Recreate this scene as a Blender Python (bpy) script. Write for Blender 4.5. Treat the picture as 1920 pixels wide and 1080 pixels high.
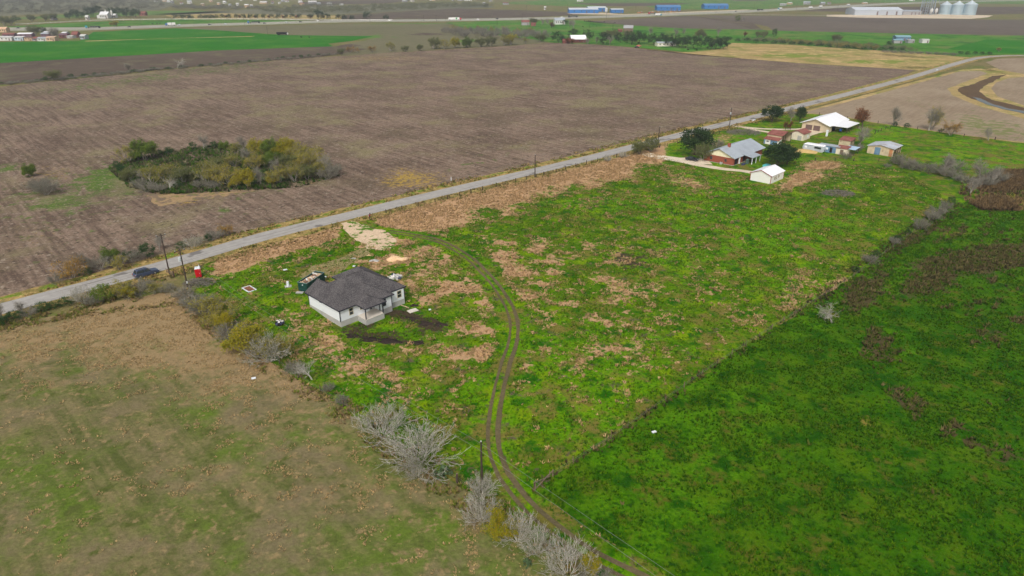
import bpy, math, random
import numpy as np
from mathutils import Vector
from mathutils.geometry import delaunay_2d_cdt

# ------------------------------------------------------------------ camera, sky, sun, exposure
S = bpy.context.scene
for o in list(bpy.data.objects): bpy.data.objects.remove(o)
COL = S.collection
CAM_H, FPX, PITCH = 62.0, 1280.0, math.radians(24.5)
cd = bpy.data.cameras.new('camera'); cd.sensor_width = 36; cd.lens = 36*FPX/1920; cd.clip_start = 1; cd.clip_end = 30000
cam = bpy.data.objects.new('camera', cd); COL.objects.link(cam)
cam.location = (0, 0, CAM_H); cam.rotation_euler = (math.pi/2-PITCH, 0, 0); S.camera = cam
SUN_EL, SUN_AZ = math.radians(44), math.radians(192)      # high winter sun behind thin overcast
w = bpy.data.worlds.new('World'); S.world = w; w.use_nodes = True
nt = w.node_tree; bg = nt.nodes['Background']
sky = nt.nodes.new('ShaderNodeTexSky'); sky.sky_type = 'NISHITA'; sky.sun_disc = False
sky.sun_elevation = SUN_EL; sky.sun_rotation = SUN_AZ; sky.dust_density = 6; sky.air_density = 1.6; sky.ozone_density = 1
hsv = nt.nodes.new('ShaderNodeHueSaturation'); hsv.inputs['Saturation'].default_value = 0.45
nt.links.new(sky.outputs[0], hsv.inputs['Color']); nt.links.new(hsv.outputs[0], bg.inputs['Color']); bg.inputs['Strength'].default_value = 0.13
sd = bpy.data.lights.new('sun', 'SUN'); sd.energy = 1.5; sd.angle = math.radians(12); sd.color = (1, .97, .92)
sun = bpy.data.objects.new('sun', sd); COL.objects.link(sun)
d_ = Vector((math.sin(SUN_AZ)*math.cos(SUN_EL), math.cos(SUN_AZ)*math.cos(SUN_EL), math.sin(SUN_EL)))
sun.rotation_euler = d_.to_track_quat('Z', 'Y').to_euler(); sun.location = d_*500
S.view_settings.view_transform = 'Standard'; S.view_settings.look = 'None'; S.view_settings.gamma = 1
S.view_settings.exposure = -0.03
S.render.engine = 'CYCLES'

# ------------------------------------------------------------------ helpers
R = random.Random(7); NR = np.random.RandomState(5)
CT, ST = math.cos(PITCH), math.sin(PITCH)
def G(u, v, z=0.0):
    """photo pixel (1920x1080) to the point it sees on the level ground at height z"""
    dx = (u-960)/FPX; dy = (540-v)/FPX
    y = CT+dy*ST; zz = -ST+dy*CT; t = (z-CAM_H)/zz
    return Vector((dx*t, y*t, z))
def PX(x, y, z=0.0):
    dep = y*CT+(CAM_H-z)*ST; up = y*ST-(CAM_H-z)*CT
    return 960+FPX*x/dep, 540-FPX*up/dep
def hsh(ix, iy, seed):
    h = (ix*374761393+iy*668265263+seed*1442695041) & 0xffffffff
    h = ((h ^ (h >> 13))*1274126177) & 0xffffffff
    return ((h ^ (h >> 16)) & 0xffff)/65535.0
def vnoise(x, y, seed=0):
    xi = np.floor(x).astype(np.int64); yi = np.floor(y).astype(np.int64); fx = x-xi; fy = y-yi
    fx = fx*fx*(3-2*fx); fy = fy*fy*(3-2*fy)
    a = hsh(xi, yi, seed); b = hsh(xi+1, yi, seed); c = hsh(xi, yi+1, seed); d = hsh(xi+1, yi+1, seed)
    return (a*(1-fx)+b*fx)*(1-fy)+(c*(1-fx)+d*fx)*fy
def fbm(x, y, size, o=4, seed=0):
    x = np.asarray(x, float)/size; y = np.asarray(y, float)/size; s = 0; a = .5; t = 0
    for k in range(o):
        s = s+a*vnoise(x+17.3*k, y-9.1*k, seed+k); t += a; a *= .5; x = x*2.03; y = y*2.03
    return s/t
def sst(a, b, x): t = np.clip((x-a)/(b-a), 0, 1); return t*t*(3-2*t)
def inpoly(x, y, poly):
    r = np.zeros(len(x), bool); n = len(poly)
    for i in range(n):
        x0, y0 = poly[i][:2]; x1, y1 = poly[(i+1) % n][:2]
        if y0 == y1: continue
        c = ((y0 > y) != (y1 > y)) & (x < (x1-x0)*(y-y0)/(y1-y0)+x0); r ^= c
    return r
def pdist(x, y, line):
    """distance to a polyline, signed + on its right-hand side"""
    best = np.full(len(x), 1e9); sg = np.ones(len(x))
    for i in range(len(line)-1):
        ax, ay = line[i][:2]; bx, by = line[i+1][:2]; ex, ey = bx-ax, by-ay; l2 = ex*ex+ey*ey
        t = np.clip(((x-ax)*ex+(y-ay)*ey)/l2, 0, 1); d = np.hypot(x-ax-t*ex, y-ay-t*ey)
        s = np.where((x-ax)*ey-(y-ay)*ex > 0, 1, -1); m = d < best; best = np.where(m, d, best); sg = np.where(m, s, sg)
    return best*sg
def smooth_line(pts, step):
    """Catmull-Rom through world points, resampled"""
    P = [Vector(p[:2]) for p in pts]; P = [P[0]*2-P[1]]+P+[P[-1]*2-P[-2]]; out = []
    for i in range(1, len(P)-2):
        n = max(1, int((P[i+1]-P[i]).length/step))
        for k in range(n):
            t = k/n; a, b, c, d = P[i-1], P[i], P[i+1], P[i+2]
            out.append(.5*((2*b)+(c-a)*t+(2*a-5*b+4*c-d)*t*t+(3*b-a-3*c+d)*t**3))
    out.append(P[-2]); return out
class MB:
    def __init__(s): s.v = []; s.f = []
    def add(s, vs, fs): n = len(s.v); s.v += [tuple(p) for p in vs]; s.f += [tuple(i+n for i in f) for f in fs]; return s
    def box(s, x0, x1, y0, y1, z0, z1):
        return s.add([(x0, y0, z0), (x1, y0, z0), (x1, y1, z0), (x0, y1, z0), (x0, y0, z1), (x1, y0, z1), (x1, y1, z1), (x0, y1, z1)],
                     [(3, 2, 1, 0), (4, 5, 6, 7), (0, 1, 5, 4), (1, 2, 6, 5), (2, 3, 7, 6), (3, 0, 4, 7)])
    def prism(s, pts, z0, z1):
        n = len(pts); v = [(p[0], p[1], z0) for p in pts]+[(p[0], p[1], z1) for p in pts]
        return s.add(v, [tuple(range(n-1, -1, -1)), tuple(range(n, 2*n))]+[(i, (i+1) % n, (i+1) % n+n, i+n) for i in range(n)])
    def tube(s, p, q, r0, r1, n=6, cap=True):
        p = Vector(p); q = Vector(q); d = (q-p).normalized(); u = d.orthogonal().normalized(); w_ = d.cross(u)
        v = [p+(u*math.cos(2*math.pi*i/n)+w_*math.sin(2*math.pi*i/n))*r0 for i in range(n)]+[q+(u*math.cos(2*math.pi*i/n)+w_*math.sin(2*math.pi*i/n))*r1 for i in range(n)]
        f = [(i, (i+1) % n, (i+1) % n+n, i+n) for i in range(n)]
        if cap: f += [tuple(range(n-1, -1, -1)), tuple(range(n, 2*n))]
        return s.add(v, f)
    def path(s, pts, r, n=4):
        for a, b in zip(pts, pts[1:]): s.tube(a, b, r, r, n, False)
        return s
    def lathe(s, prof, cx=0, cy=0, n=20):
        v = []
        for r, z in prof: v += [(cx+r*math.cos(2*math.pi*i/n), cy+r*math.sin(2*math.pi*i/n), z) for i in range(n)]
        f = [(j*n+i, j*n+(i+1) % n, (j+1)*n+(i+1) % n, (j+1)*n+i) for j in range(len(prof)-1) for i in range(n)]
        return s.add(v, f)
    def mesh(s, name, m):
        me = bpy.data.meshes.new(name); me.from_pydata(s.v, [], s.f); me.update()
        if m: me.materials.append(m)
        return me
    def build(s, name, m, parent=None, smooth=False):
        return link(name, s.mesh(name, m), parent, smooth)
def link(name, me, parent=None, smooth=False):
    o = bpy.data.objects.new(name, me); COL.objects.link(o)
    if parent: o.parent = parent
    if smooth and me: me.polygons.foreach_set('use_smooth', [True]*len(me.polygons))
    return o
def tag(o, label=None, cat=None, group=None, kind=None):
    if label: o['label'] = label
    if cat: o['category'] = cat
    if group: o['group'] = group
    if kind: o['kind'] = kind
    return o
def thing(name, label, cat, loc, rz=0, group=None, sc=None):
    o = bpy.data.objects.new(name, None); COL.objects.link(o); o.location = loc; o.rotation_euler = (0, 0, rz)
    o.empty_display_size = .5
    if sc: o.scale = sc
    return tag(o, label, cat, group)
def copy_tree(o, parent=None):
    c = o.copy(); COL.objects.link(c); c.parent = parent
    for ch in o.children: copy_tree(ch, c)
    return c
def ordn(n):
    return {1: 'first', 2: 'second', 3: 'third', 4: 'fourth', 5: 'fifth', 6: 'sixth', 7: 'seventh', 8: 'eighth', 9: 'ninth', 10: 'tenth', 11: 'eleventh', 12: 'twelfth'}.get(n) or str(n)+('th' if 10 < n % 100 < 14 else {1: 'st', 2: 'nd', 3: 'rd'}.get(n % 10, 'th'))

# ------------------------------------------------------------------ materials
def lin(r, g, b): return tuple(((c/255)/12.92 if c/255 < .04045 else ((c/255+.055)/1.055)**2.4) for c in (r, g, b))
MATS = {}
def nodes(name):
    m = bpy.data.materials.new(name); m.use_nodes = True; t = m.node_tree; b = t.nodes['Principled BSDF']; b.inputs['Specular IOR Level'].default_value = .2
    return m, t, b
def NZ(t, scale, detail=4, rough=.6, vec=None, w=None):
    n = t.nodes.new('ShaderNodeTexNoise')
    if w is not None: n.noise_dimensions = '4D'; n.inputs['W'].default_value = w*7.3
    n.inputs['Scale'].default_value = scale; n.inputs['Detail'].default_value = detail; n.inputs['Roughness'].default_value = rough
    if vec: t.links.new(vec, n.inputs['Vector'])
    return n.outputs[0]
def MA(t, op, a, b=None, c=None, clamp=False):
    n = t.nodes.new('ShaderNodeMath'); n.operation = op; n.use_clamp = clamp
    for i, x in enumerate((a, b, c)):
        if x is None: continue
        if isinstance(x, (int, float)): n.inputs[i].default_value = x
        else: t.links.new(x, n.inputs[i])
    return n.outputs[0]
def SS(t, x, lo, hi):
    n = t.nodes.new('ShaderNodeMapRange'); n.interpolation_type = 'SMOOTHSTEP'; t.links.new(x, n.inputs[0]); n.inputs[1].default_value = lo; n.inputs[2].default_value = hi
    return n.outputs[0]
def MX(t, f, a, b, mode='MIX'):
    n = t.nodes.new('ShaderNodeMix'); n.data_type = 'RGBA'; n.blend_type = mode; n.clamp_factor = True
    if isinstance(f, (int, float)): n.inputs[0].default_value = f
    else: t.links.new(f, n.inputs[0])
    for i, x in ((6, a), (7, b)):
        if isinstance(x, tuple): n.inputs[i].default_value = (*x[:3], 1)
        else: t.links.new(x, n.inputs[i])
    return n.outputs[2]
def BUMP(t, b, h, strength, dist=.1):
    n = t.nodes.new('ShaderNodeBump'); n.inputs['Strength'].default_value = strength; n.inputs['Distance'].default_value = dist
    t.links.new(h, n.inputs['Height']); t.links.new(n.outputs[0], b.inputs['Normal'])
def POS(t, rot=0, sc=(1, 1, 1), obj=False):
    if obj: src = t.nodes.new('ShaderNodeTexCoord').outputs['Object']
    else: src = t.nodes.new('ShaderNodeNewGeometry').outputs['Position']
    if rot == 0 and sc == (1, 1, 1): return src
    m = t.nodes.new('ShaderNodeMapping'); m.inputs['Rotation'].default_value = (0, 0, rot)
    t.links.new(src, m.inputs['Vector']); m2 = t.nodes.new('ShaderNodeMapping'); m2.inputs['Scale'].default_value = sc
    t.links.new(m.outputs[0], m2.inputs['Vector']); return m2.outputs[0]
def mat(name, c, rough=.75, var=.16, scale=1.2, c2=None, metal=0, rib=0, rust=None, spec=.3):
    """painted / weathered surface: base colour with blotchy wear, optional ribs and rust"""
    if name in MATS: return MATS[name]
    m, t, b = nodes(name); c = lin(*c); c2 = lin(*c2) if c2 else tuple(x*.72 for x in c)
    p = POS(t, obj=True); n = NZ(t, scale, 6, .65, p)
    col = MX(t, SS(t, n, .38, .72), c, MX(t, var*2.2, c, c2))
    if rust:
        r = SS(t, NZ(t, scale*.35, 6, .7, p), .5-rust*.25, .62-rust*.2); col = MX(t, r, col, MX(t, SS(t, n, .4, .6), lin(120, 62, 48), lin(148, 92, 70)))
    t.links.new(col, b.inputs['Base Color']); b.inputs['Roughness'].default_value = rough; b.inputs['Metallic'].default_value = metal; b.inputs['Specular IOR Level'].default_value = spec
    if rib:
        wv = t.nodes.new('ShaderNodeTexWave'); wv.inputs['Scale'].default_value = rib; t.links.new(p, wv.inputs['Vector']); BUMP(t, b, wv.outputs[1], .5, .04)
    MATS[name] = m; return m
def glassm():
    if 'glass' in MATS: return MATS['glass']
    m, t, b = nodes('window_glass'); b.inputs['Base Color'].default_value = (.02, .028, .03, 1); b.inputs['Roughness'].default_value = .08; b.inputs['Specular IOR Level'].default_value = .6; MATS['glass'] = m; return m
def fieldmat(name, b1, b2, tan=None, grn=None, drk=None, rows=None, s=1.0, amp=.5, k=2.6, tk=None, soft=.1, mix=()):
    m, t, b = nodes(name); p = POS(t); b.inputs['Roughness'].default_value = 1; b.inputs['Specular IOR Level'].default_value = .03
    nA = NZ(t, .03/s, 5, .62, p); nB = NZ(t, .32/s, 5, .68, p); nC = NZ(t, 1.9/s, 4, .7, p)
    f = MA(t, 'ADD', MA(t, 'MULTIPLY', MA(t, 'SUBTRACT', nA, .5), 2.2), MA(t, 'MULTIPLY', MA(t, 'SUBTRACT', nB, .5), 1.8)); f = MA(t, 'ADD', f, .5)
    if rows:
        ang, per, st = rows
        nr = NZ(t, 1.0, 3, .6, POS(t, -ang, (1/(per*18), 1/per, 1))); f = MA(t, 'ADD', f, MA(t, 'MULTIPLY', MA(t, 'SUBTRACT', nr, .5), st))
    col = MX(t, f, lin(*b1), lin(*b2))
    at = t.nodes.new('ShaderNodeAttribute'); at.attribute_name = 'w'; sp = t.nodes.new('ShaderNodeSeparateColor'); t.links.new(at.outputs[0], sp.inputs[0])
    def layer(col, ch, pair, noise, lo=.52-soft, hi=.52+soft, kk=k):
        c = MX(t, MA(t, 'ADD', MA(t, 'MULTIPLY', MA(t, 'SUBTRACT', nC, .5), 2.4), .5), lin(*pair[0]), lin(*pair[1]))
        return MX(t, SS(t, MA(t, 'ADD', sp.outputs[ch], MA(t, 'MULTIPLY', MA(t, 'SUBTRACT', noise, .5), kk)), lo, hi), col, c)
    if grn: col = layer(col, 1, grn, NZ(t, .21/s, 5, .66, p))
    for c_, sc_, th_, wd_, w_ in mix: col = MX(t, SS(t, NZ(t, sc_/s, 5, .66, p, w_), th_-wd_, th_+wd_), col, lin(*c_))
    if tan: col = layer(col, 0, tan, NZ(t, .62/s, 6, .7, p), kk=tk or k)
    if drk: col = layer(col, 2, drk, NZ(t, .55/s, 5, .7, p))
    v = MA(t, 'ADD', MA(t, 'MULTIPLY', MA(t, 'SUBTRACT', nC, .5), amp*2), 1.0)
    h2 = t.nodes.new('ShaderNodeVectorMath'); h2.operation = 'SCALE'; t.links.new(col, h2.inputs[0]); t.links.new(v, h2.inputs['Scale'])
    t.links.new(h2.outputs[0], b.inputs['Base Color']); BUMP(t, b, nC, .7, .25*s)
    return m
def soft_normal(t, b, k):
    """foliage shading: thin blades lit as the soft mass they form, normals bent toward the sky"""
    g = t.nodes.new('ShaderNodeNewGeometry'); m = t.nodes.new('ShaderNodeMix'); m.data_type = 'VECTOR'; m.inputs[0].default_value = k
    t.links.new(g.outputs['Normal'], m.inputs[4]); m.inputs[5].default_value = (0, 0, 1); n = t.nodes.new('ShaderNodeVectorMath'); n.operation = 'NORMALIZE'
    t.links.new(m.outputs[1], n.inputs[0]); t.links.new(n.outputs[0], b.inputs['Normal'])
def tuftmat(name):
    m, t, b = nodes(name); at = t.nodes.new('ShaderNodeAttribute'); at.attribute_name = 'col'
    t.links.new(at.outputs[0], b.inputs['Base Color']); b.inputs['Roughness'].default_value = 1; b.inputs['Specular IOR Level'].default_value = .05
    soft_normal(t, b, .9); tr = t.nodes.new('ShaderNodeBsdfTranslucent'); t.links.new(at.outputs[0], tr.inputs['Color']); mx = t.nodes.new('ShaderNodeMixShader'); mx.inputs[0].default_value = .35
    t.links.new(b.outputs[0], mx.inputs[1]); t.links.new(tr.outputs[0], mx.inputs[2]); t.links.new(mx.outputs[0], t.nodes['Material Output'].inputs['Surface'])
    return m
def leafmat(name, c1, c2, c3=None):
    if name in MATS: return MATS[name]
    m, t, b = nodes(name); oi = t.nodes.new('ShaderNodeObjectInfo'); p = POS(t)
    n = NZ(t, .55, 4, .7, p); n2 = NZ(t, 3.5, 2, .6, p)
    f = MA(t, 'ADD', MA(t, 'MULTIPLY', MA(t, 'SUBTRACT', n, .5), 2.2), MA(t, 'MULTIPLY', oi.outputs['Random'], .7)); col = MX(t, f, lin(*c1), lin(*c2))
    if c3: col = MX(t, SS(t, n2, .5, .62), col, lin(*c3))
    t.links.new(col, b.inputs['Base Color']); b.inputs['Roughness'].default_value = .8; soft_normal(t, b, .72)
    tr = t.nodes.new('ShaderNodeBsdfTranslucent'); t.links.new(col, tr.inputs['Color']); mx = t.nodes.new('ShaderNodeMixShader'); mx.inputs[0].default_value = .25
    t.links.new(b.outputs[0], mx.inputs[1]); t.links.new(tr.outputs[0], mx.inputs[2]); t.links.new(mx.outputs[0], t.nodes['Material Output'].inputs['Surface'])
    MATS[name] = m; return m

# ------------------------------------------------------------------ ground and fields
BA = math.radians(46)                                     # everything here is laid out square to the county road
BX, BY = math.cos(BA), math.sin(BA)
HOUSE = G(640.2, 614.9)
def LOC(x, y):                                            # house axes: b to the right-back, a to the left-back
    dx = x-HOUSE.x; dy = y-HOUSE.y; return dx*BX+dy*BY, -dx*BY+dy*BX
def TZ(x, y):                                             # fill raised behind the new house
    b, a = LOC(np.asarray(x, float), np.asarray(y, float))
    return .75*sst(3, 12, a)*(1-sst(14, 34, a))*np.exp(-((b-4)/13)**2)
def tz(x, y): return float(TZ(x, y))
def W(pts): return [G(u, v) for u, v in pts]
def zeros(x, y, u, v): return np.zeros((len(x), 3))
def field(name, pxpoly, m, z, spacing=None, wfn=None, rag=0.0, world=None, const=None, edge=None):
    P = [Vector(p[:2]) for p in (world or W(pxpoly))]
    st = edge or (spacing or 1e9); B = []
    for i, a in enumerate(P):
        b = P[(i+1) % len(P)]; n = max(1, min(200, int((b-a).length/st))); B += [a.lerp(b, k/n) for k in range(n)]
    if rag:
        bx = np.array([p.x for p in B]); by = np.array([p.y for p in B]); s_ = max(st*1.5, rag*3)
        ox = (fbm(bx, by, s_, 3, 11)-.5)*rag*4; oy = (fbm(bx, by, s_, 3, 23)-.5)*rag*4; B = [Vector((p.x+ox[i], p.y+oy[i])) for i, p in enumerate(B)]
    pts = list(B)
    if spacing:
        xs = np.arange(min(p.x for p in B), max(p.x for p in B), spacing); ys = np.arange(min(p.y for p in B), max(p.y for p in B), spacing)
        X, Y = np.meshgrid(xs, ys); X = X.ravel()+NR.uniform(-.3, .3, X.size)*spacing; Y = Y.ravel()+NR.uniform(-.3, .3, Y.size)*spacing
        k = inpoly(X, Y, B); pts += [Vector((a, b)) for a, b in zip(X[k], Y[k])]
    n = len(B); vs, es, fs, *_ = delaunay_2d_cdt(pts, [(i, (i+1) % n) for i in range(n)], [list(range(n))], 1, 1e-5)
    x = np.array([p[0] for p in vs]); y = np.array([p[1] for p in vs]); zz = TZ(x, y)+z
    me = bpy.data.meshes.new(name); me.from_pydata(np.stack([x, y, zz], 1).tolist(), [], fs); me.update()
    if me.polygons and me.polygons[0].normal.z < 0: me.flip_normals()
    at = me.color_attributes.new('w', 'FLOAT_COLOR', 'POINT'); c = np.ones((len(x), 4)); u, v = PX(x, y)
    c[:, :3] = np.clip(wfn(x, y, u, v), -2, 3) if wfn else np.array(const or (0, 0, 0))
    at.data.foreach_set('color', c.ravel()); me.materials.append(m)
    return tag(link(name, me), kind='structure')
def strip(name, line, w0, w1, m, z, jit=0.0):
    """ribbon from w0 to w1 metres right of a line"""
    mb = MB(); n = len(line); x = np.array([p[0] for p in line]); y = np.array([p[1] for p in line]); j0 = (fbm(x, y, 5, 3, 3)-.5)*jit*3; j1 = (fbm(x, y, 5, 3, 31)-.5)*jit*3
    for i in range(n):
        a = line[max(0, i-1)]; b = line[min(n-1, i+1)]; d = Vector((b[0]-a[0], b[1]-a[1])).normalized(); r = Vector((d.y, -d.x)); p = Vector(line[i][:2])
        q0 = p+r*(w0+j0[i]); q1 = p+r*(w1+j1[i]); mb.v += [(q0.x, q0.y, tz(q0.x, q0.y)+z), (q1.x, q1.y, tz(q1.x, q1.y)+z)]
    mb.f = [(2*i, 2*i+1, 2*i+3, 2*i+2) for i in range(n-1)]
    me = mb.mesh(name, m); at = me.color_attributes.new('w', 'FLOAT_COLOR', 'POINT'); at.data.foreach_set('color', [-.35, -.35, -.35, 1]*len(me.vertices))
    return tag(link(name, me), kind='structure')
def blob(u, v, cu, cv, ru, rv, rot=0):
    c, s = math.cos(rot), math.sin(rot); du = u-cu; dv = v-cv; return np.exp(-((du*c+dv*s)/ru)**2-((-du*s+dv*c)/rv)**2)

GRN = ((66, 132, 14), (104, 152, 26)); TAN = ((196, 154, 100), (150, 116, 76)); SOIL = ((62, 52, 44), (44, 36, 32)); TANP = ((204, 164, 122), (158, 128, 100))
M_ground = fieldmat('ground_grass', (108, 104, 62), (128, 116, 78), s=1.5, mix=[((92, 112, 44), .1, .55, .1, 1), ((138, 122, 84), .3, .57, .08, 2)])
M_scrub = fieldmat('scrub_ground', (104, 106, 84), (128, 124, 100), s=6)
M_fgreen = fieldmat('far_green', (64, 122, 32), (84, 134, 44), tan=((150, 146, 92), (128, 132, 78)), s=5, amp=.35, soft=.2, mix=[((112, 124, 66), .12, .55, .1, 1), ((44, 100, 30), .2, .56, .08, 2)])
M_fgreen2 = fieldmat('bright_crop', (34, 108, 14), (50, 120, 24), s=5, amp=.3, mix=[((70, 124, 34), .1, .55, .1, 1)])
M_folive = fieldmat('far_olive', (106, 104, 76), (122, 116, 90), grn=((88, 126, 50), (100, 126, 60)), drk=((96, 82, 74), (86, 72, 66)), s=4, amp=.25)
M_fbrown = fieldmat('far_brown', (98, 88, 78), (114, 104, 92), grn=((92, 112, 62), (104, 112, 70)), rows=(0, 6, .6), s=4, amp=.22)
M_fdark = fieldmat('far_dark_soil', (88, 76, 66), (104, 92, 80), s=3, amp=.4, mix=[((112, 106, 82), .12, .58, .08, 1)])
M_ftan = fieldmat('far_tan', (180, 154, 108), (156, 138, 86), grn=((112, 138, 50), (130, 142, 62)), drk=((120, 108, 60), (104, 92, 58)), s=2, amp=.5, soft=.22, mix=[((132, 134, 68), .08, .54, .1, 1), ((196, 168, 120), .2, .57, .08, 2)])
M_pad = fieldmat('caliche_pad', (222, 206, 182), (198, 180, 154), s=2, amp=.2)

tag(MB().add([(-6000, -600, 0), (6000, -600, 0), (6000, 7000, 0), (-6000, 7000, 0)], [(0, 1, 2, 3)]).build('ground', M_ground), kind='structure')
ROADPX = [(-140, 622), (-60, 597), (0, 581), (100, 554.5), (200, 528.5), (300, 501), (400, 472), (500, 443), (600, 418.5), (700, 394), (800, 369), (900, 345.5), (1000, 322.5), (1100, 298.5), (1200, 273), (1300, 247.5), (1400, 223.5), (1500, 199), (1600, 174), (1700, 147.5), (1760, 129.5), (1800, 117.5), (1835, 109), (1875, 105.5), (1920, 104.6), (2050, 104.3)]
ROAD = smooth_line(W(ROADPX), 6)
def fz(px, m, k, name, **kw): return field(name, px, m, .02*k, **kw)
fz([(-400, 55), (60, 27), (160, 25), (300, 19), (330, 8), (280, -12), (-500, -12)], M_scrub, 1, 'scrubland')
fz([(-20, 38), (20, 34), (160, 25), (310, 20), (440, 22), (330, 27), (140, 33)], M_folive, 2, 'far_pasture', const=(0, .7, 0))
fz([(310, 28.5), (420, 25), (540, 28), (640, 29.5), (640, 36), (330, 36)], M_ftan, 3, 'stubble_field')
fz([(-60, 52), (30, 49), (160, 41.5), (330, 36.4), (600, 38.5), (450, 43), (330, 46.5), (150, 52.5), (30, 53)], M_fgreen, 4, 'grass_field')
fz([(280, 27), (480, 17), (640, 10), (900, 6), (930, 14), (830, 17.5), (640, 27), (530, 29)], M_scrub, 2, 'scrubland')
fz([(640, 28.5), (760, 21.5), (860, 16), (960, 18.5), (1060, 22.5), (1110, 27), (1060, 29), (960, 34), (830, 36.5), (730, 37), (640, 37)], M_fdark, 3, 'plowed_field')
fz([(560, 4), (640, 1), (780, 0), (730, 6), (640, 8), (560, 7)], M_fdark, 3, 'plowed_field')
fz([(930, 6), (1080, -3), (1950, -6), (1950, 8), (1700, 5), (1600, 5), (1470, 12), (1430, 18), (1240, 18), (1200, 9), (1100, 13)], M_fgreen, 2, 'grass_field', const=(.35, 0, 0))
fz([(1070, 6), (1250, 5.4), (1295, 6.5), (1240, 11), (1130, 11.5)], M_fdark, 3, 'plowed_field')
fz([(1355, -1), (1452, -1), (1430, 1.8), (1380, 1.8)], M_fdark, 3, 'plowed_field')
fz([(1490, 21), (1600, 12), (1700, 12.6), (1950, 13), (1950, 25), (1830, 28), (1600, 22)], M_fdark, 3, 'plowed_field')
fz([(1095, 40.5), (1280, 30), (1305, 30), (1390, 40), (1432, 56), (1280, 53.5), (1180, 47.5)], M_fbrown, 3, 'fallow_field', const=(0, .15, 0))
fz([(1310, 29), (1430, 29.5), (1600, 32), (1700, 34), (1830, 37), (1990, 37), (1990, 68), (1700, 63), (1450, 57.5), (1440, 50), (1400, 42)], M_fbrown, 4, 'fallow_field', const=(0, .1, 0))
fz([(1395, 41), (1410, 42), (1427, 54), (1410, 55), (1375, 44), (1300, 31), (1306, 31)], M_fdark, 5, 'ditch')
fz([(1550, 28), (1600, 27.5), (1690, 28), (1760, 26.5), (1862, 29), (1852, 32.5), (1820, 35.5), (1700, 34), (1620, 33.5), (1550, 31)], M_pad, 6, 'caliche_yard')
fz([(1060, 24.5), (1130, 24), (1170, 27), (1400, 18), (1420, 20), (1270, 25), (1170, 28), (1075, 26.5)], M_pad, 6, 'caliche_yard')
fz([(835, 42.5), (960, 38.5), (1090, 38), (1180, 47.5), (1280, 53.5), (1430, 56), (1450, 57.5), (1700, 63), (1990, 68), (1990, 108), (1850, 105), (1800, 110), (1600, 93), (1370, 81), (1280, 78), (1000, 74), (900, 62), (860, 50)], M_fgreen, 3, 'creek_pasture', const=(.12, 0, 0))
fz([(1775, 92), (1850, 74), (1990, 76), (1990, 103), (1900, 102)], M_fgreen2, 4, 'grass_field')
fz([(1190, 90.5), (1280, 99), (1300, 92), (1370, 80.5), (1480, 84), (1600, 92), (1700, 98), (1825, 108), (1780, 121), (1733, 133), (1700, 130.5), (1500, 118.5), (1300, 103)], M_ftan, 5, 'dry_meadow', spacing=6,
   wfn=lambda x, y, u, v: np.stack([0*u, 1.2*np.maximum(blob(u, v, 1500, 104, 110, 5), blob(u, v, 1640, 116, 90, 5))+.5*blob(u, v, 1600, 96, 90, 3)-.2, 1.1*np.maximum(blob(u, v, 1720, 127, 60, 4), blob(u, v, 1690, 105, 90, 3, .07))-.35], 1))
fz([(340, 53), (640, 45), (840, 43), (900, 62), (1000, 74), (1030, 79.5), (960, 85), (800, 94), (640, 105), (625, 88), (700, 73), (540, 67), (490, 62)], M_folive, 3, 'fallow_field', spacing=14,
   wfn=lambda x, y, u, v: np.stack([0*u, .9*np.maximum.reduce([blob(u, v, 700, 69, 50, 5), blob(u, v, 880, 76, 40, 4), blob(u, v, 760, 44, 200, 2)])-.1, 1.0*np.maximum(blob(u, v, 800, 64, 40, 3), blob(u, v, 640, 86, 40, 5))-.1], 1))
fz([(-60, 123), (-60, 80), (60, 78), (150, 76), (175, 60), (330, 53), (410, 57), (490, 63), (540, 66), (700, 68), (660, 77), (615, 82), (625, 87), (400, 95), (320, 100), (0, 118.5)], M_fgreen2, 4, 'green_crop_field')
fz([(160, 76.6), (480, 67.5), (470, 69), (330, 72), (160, 78)], M_ftan, 5, 'farm_path')
fz([(-60, 168), (-60, 123), (0, 118.5), (320, 100), (400, 95), (625, 87), (690, 92), (600, 107), (440, 119), (330, 128), (140, 145), (0, 159)], M_fdark, 5, 'plowed_field')
fz([(1000, 74), (1120, 73), (1280, 77), (1372, 81), (1350, 92), (1290, 98), (1190, 89), (1110, 83), (1030, 80)], M_fgreen, 6, 'farm_lawn', const=(.2, 0, 0))

# the big stubble field
def w_main(x, y, u, v):
    rd = -pdist(x, y, ROAD); n = fbm(x, y, 30, 4, 5); n2 = fbm(x, y, 12, 3, 9)
    tanw = .8*blob(u, v, 760, 335, 90, 24)*n2*2+.45*blob(u, v, 90, 325, 80, 20)+.5*blob(u, v, 720, 110, 200, 8)+.3*blob(u, v, 1000, 270, 60, 14)+.25*n-.3+.9*blob(u, v, 380, 372, 75, 9, -.2)+.35*blob(u, v, 60, 440, 90, 50)
    gr = 1.1*blob(u, v, 215, 340, 38, 24)+.8*blob(u, v, 120, 380, 30, 12)+.8*blob(u, v, 5, 315, 45, 10)+1.1*blob(u, v, 390, 335, 185, 32)+.5*blob(u, v, 420, 395, 60, 8)+.3*blob(u, v, 100, 370, 120, 40)-.1+.5*(n-.5)+.55*blob(u, v, 330, 140, 420, 14, -.13)+.32*blob(u, v, 120, 430, 260, 60)+.3*blob(u, v, 900, 300, 260, 14, -.24)
    return np.stack([tanw, gr, .45*(fbm(x, y, 60, 3, 77)-.45)+.15*blob(u, v, 300, 420, 300, 50)], 1)
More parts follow.
